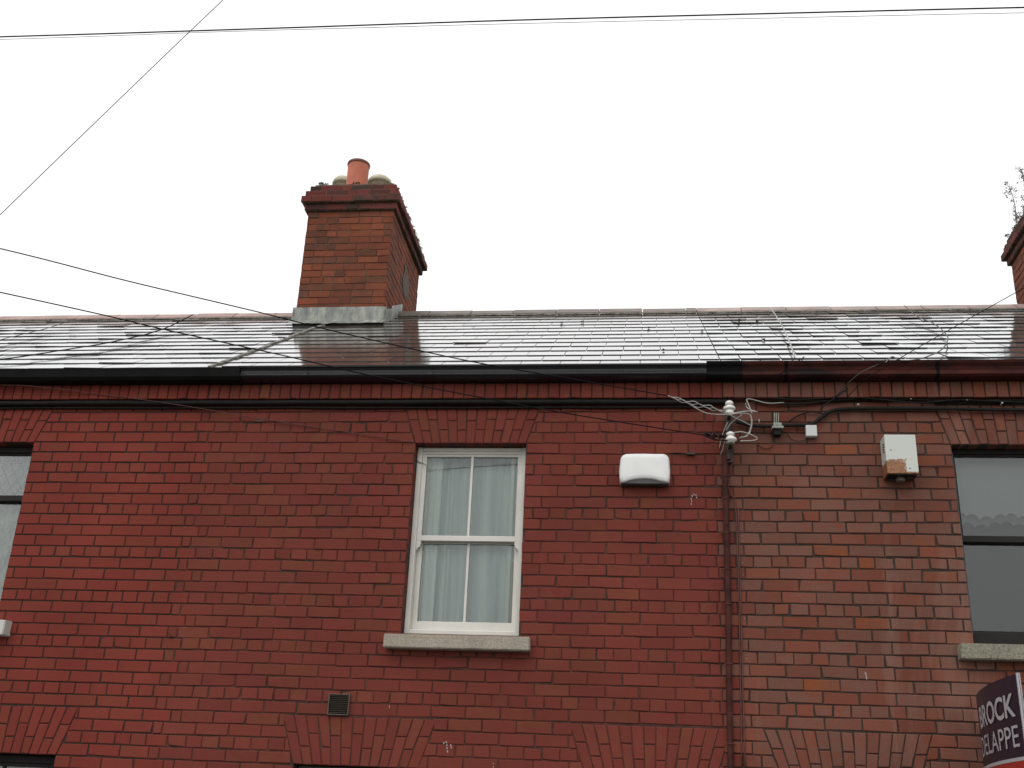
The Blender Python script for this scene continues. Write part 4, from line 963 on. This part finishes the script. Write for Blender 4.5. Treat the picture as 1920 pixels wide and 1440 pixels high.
cable('loose_wire', [(1508, 669, -.08), (1495, 678, -.16), (1480, 690, -.20), (1465, 700, -.20), (1450, 712, -.16)], .0035, M['wire_dk'], 'short black wire sticking up over the right gutter edge')
cable('loose_wire', [(1660, 680, -.12), (1640, 686, -.19), (1615, 698, -.21), (1595, 714, -.18), (1575, 735, -.09), (1560, 745, -.06)], .0028, M['wire'], 'thin cable dropping from the right roof over the gutter to the cornice')
# roof litter
g = G(); random.seed(4)
for px, py, r_ in ((1052, 605, .02), (1092, 603, .025), (1216, 614, .022), (1316, 619, .022), (1420, 601, .018), (1386, 599, .016), (1432, 636, .02), (1385, 605, .012), (1244, 655, .010)):
    g = G(); tuft(g, on_roof(px, py, .012), r_*.75, 45, .008, .4)
    g.out('moss_tuft', M['moss'], HM if px < 1330 else HR)

# ------------------------------------------------------------------ estate agent board
root_p = Vector((at(1845, 1300, -.05).x, -.05, 1.72))
sg = empty('sale_board', root_p, 'curved dark purple and red estate agent board fixed to the right house wall', 'sign')
# plan curve, from the free (near) end to the wall
NP, WID = 48, 1.12; ZT = at(1905, 1262, -1.15).z; ZB = ZT-.92
pts2 = [Vector((at(1909, 1270, -1.15).x, -1.15))]
for i in range(NP):
    s_ = (i+.5)/NP; vd = Vector((pts2[-1].x, pts2[-1].y+DIST)).normalized()
    th = math.radians(26*(1-s_)-1); c_, s2 = math.cos(th), math.sin(th)
    d = Vector((vd.x*c_-vd.y*s2, vd.x*s2+vd.y*c_)); pts2.append(pts2[-1]+d*WID/NP)
def bp(s_, z, off=0.0):    # s_ 0 at the free end .. 1 at the wall end
    t_ = max(0, min(.9999, s_))*NP; i = int(t_); p = pts2[i].lerp(pts2[i+1], t_-i); d = (pts2[i+1]-pts2[i]).normalized()
    n = Vector((-d.y, d.x)) if Vector((-d.y, d.x)).dot(Vector((pts2[0].x, -DIST))-Vector((0, 0))) > 0 else Vector((d.y, -d.x))
    n = Vector((-d.y, d.x))
    if n.x > 0: n = -n
    return Vector((p.x+n.x*off, p.y+n.y*off, z))
def strip(s0, s1, zf0, zf1, off, mat, name, th=.003, parent=sg):
    g = G(); n = 40; vs = []
    for i in range(n+1):
        s_ = s0+(s1-s0)*i/n
        vs += [bp(s_, zf0(s_), off), bp(s_, zf1(s_), off), bp(s_, zf1(s_), off-th), bp(s_, zf0(s_), off-th)]
    fs = [(4*i+k, 4*i+(k+1) % 4, 4*i+4+(k+1) % 4, 4*i+4+k) for i in range(n) for k in range(4)]+[(0, 1, 2, 3), (4*n+3, 4*n+2, 4*n+1, 4*n)]
    g.add(vs, fs); g.v = [v-Vector(parent.location) for v in g.v]
    return g.out(name, mat, parent)
zmid = lambda s_: ZT-.425
strip(0, 1, lambda s_: ZB, lambda s_: ZT, 0, M['navy'], 'board', .008)
strip(.0, 1, lambda s_: ZB, lambda s_: zmid(s_)-.012, .003, M['sign_red'], 'red_panel')
strip(.0, 1, lambda s_: zmid(s_)-.014, lambda s_: zmid(s_)+.004, .0045, M['sign_w'], 'white_band')
strip(-.0, .010, lambda s_: ZB, lambda s_: ZT+.002, .006, M['sign_w'], 'edge_trim', .018)
# timber batten fixing the board to the wall
pw = pts2[-1]; g = G(); g.box(pw.x+.012, pw.x+.05, pw.y-.03, -.001, ZB-.1, ZT-.15, bev=.004); rel(g, sg).out('batten', M['timber'], sg)
def board_text(txt, height, s_right, zc, bold, width_s, name='lettering'):
    cu = bpy.data.curves.new('lettering', 'FONT'); cu.body = txt; cu.size = 1; cu.offset = bold; cu.extrude = 0; cu.resolution_u = 4
    ob = bpy.data.objects.new('tmp_text', cu); COL.objects.link(ob); bpy.context.view_layer.update()
    me = bpy.data.meshes.new_from_object(ob.evaluated_get(bpy.context.evaluated_depsgraph_get())); bpy.data.objects.remove(ob)
    bm = bmesh.new(); bm.from_mesh(me)
    bmesh.ops.triangulate(bm, faces=bm.faces[:]); bmesh.ops.subdivide_edges(bm, edges=bm.edges[:], cuts=2)
    xs = [v.co.x for v in bm.verts]; ys = [v.co.y for v in bm.verts]; x0_, x1_, y0_, y1_ = min(xs), max(xs), min(ys), max(ys)
    for v in bm.verts:
        f_ = (v.co.x-x0_)/(x1_-x0_); s_ = s_right+width_s*(1-f_)
        v.co = bp(s_, zc+(v.co.y-y0_)/(y1_-y0_)*height, .0055)-Vector(sg.location)
    g = G(); g.bm(bm); g.out(name, M['sign_w'], sg)
board_text('BROCK', .124, .065, ZT-.215, .022, .66)
board_text('DELAPPE', .110, .060, ZT-.368, .002, .72)
board_text('SALE', .15, .09, ZT-.66, .03, .62)

# ------------------------------------------------------------------ street
def sheet(name, x0, x1, y0, y1, z, mat, kind='structure', h=None):
    g = G(); g.box(x0, x1, y0, y1, z-(h or .05), z); o = g.out(name, mat, None); tagp(o, kind=kind); return o
sheet('ground', -400, 400, -400, 400, -.42, M['grass'])
sheet('road', -60, 60, -9.0, -2.2, -.39, M['asphalt'])
sheet('pavement', -60, 60, -2.05, .02, -.256, M['concrete'], h=.2)
sheet('kerb', -60, 60, -2.2, -2.05, -.25, M['kerb'], h=.2)
sheet('far_pavement', -60, 60, -12, -9.0, -.27, M['concrete'], h=.2)

for h in houses: finish(h)
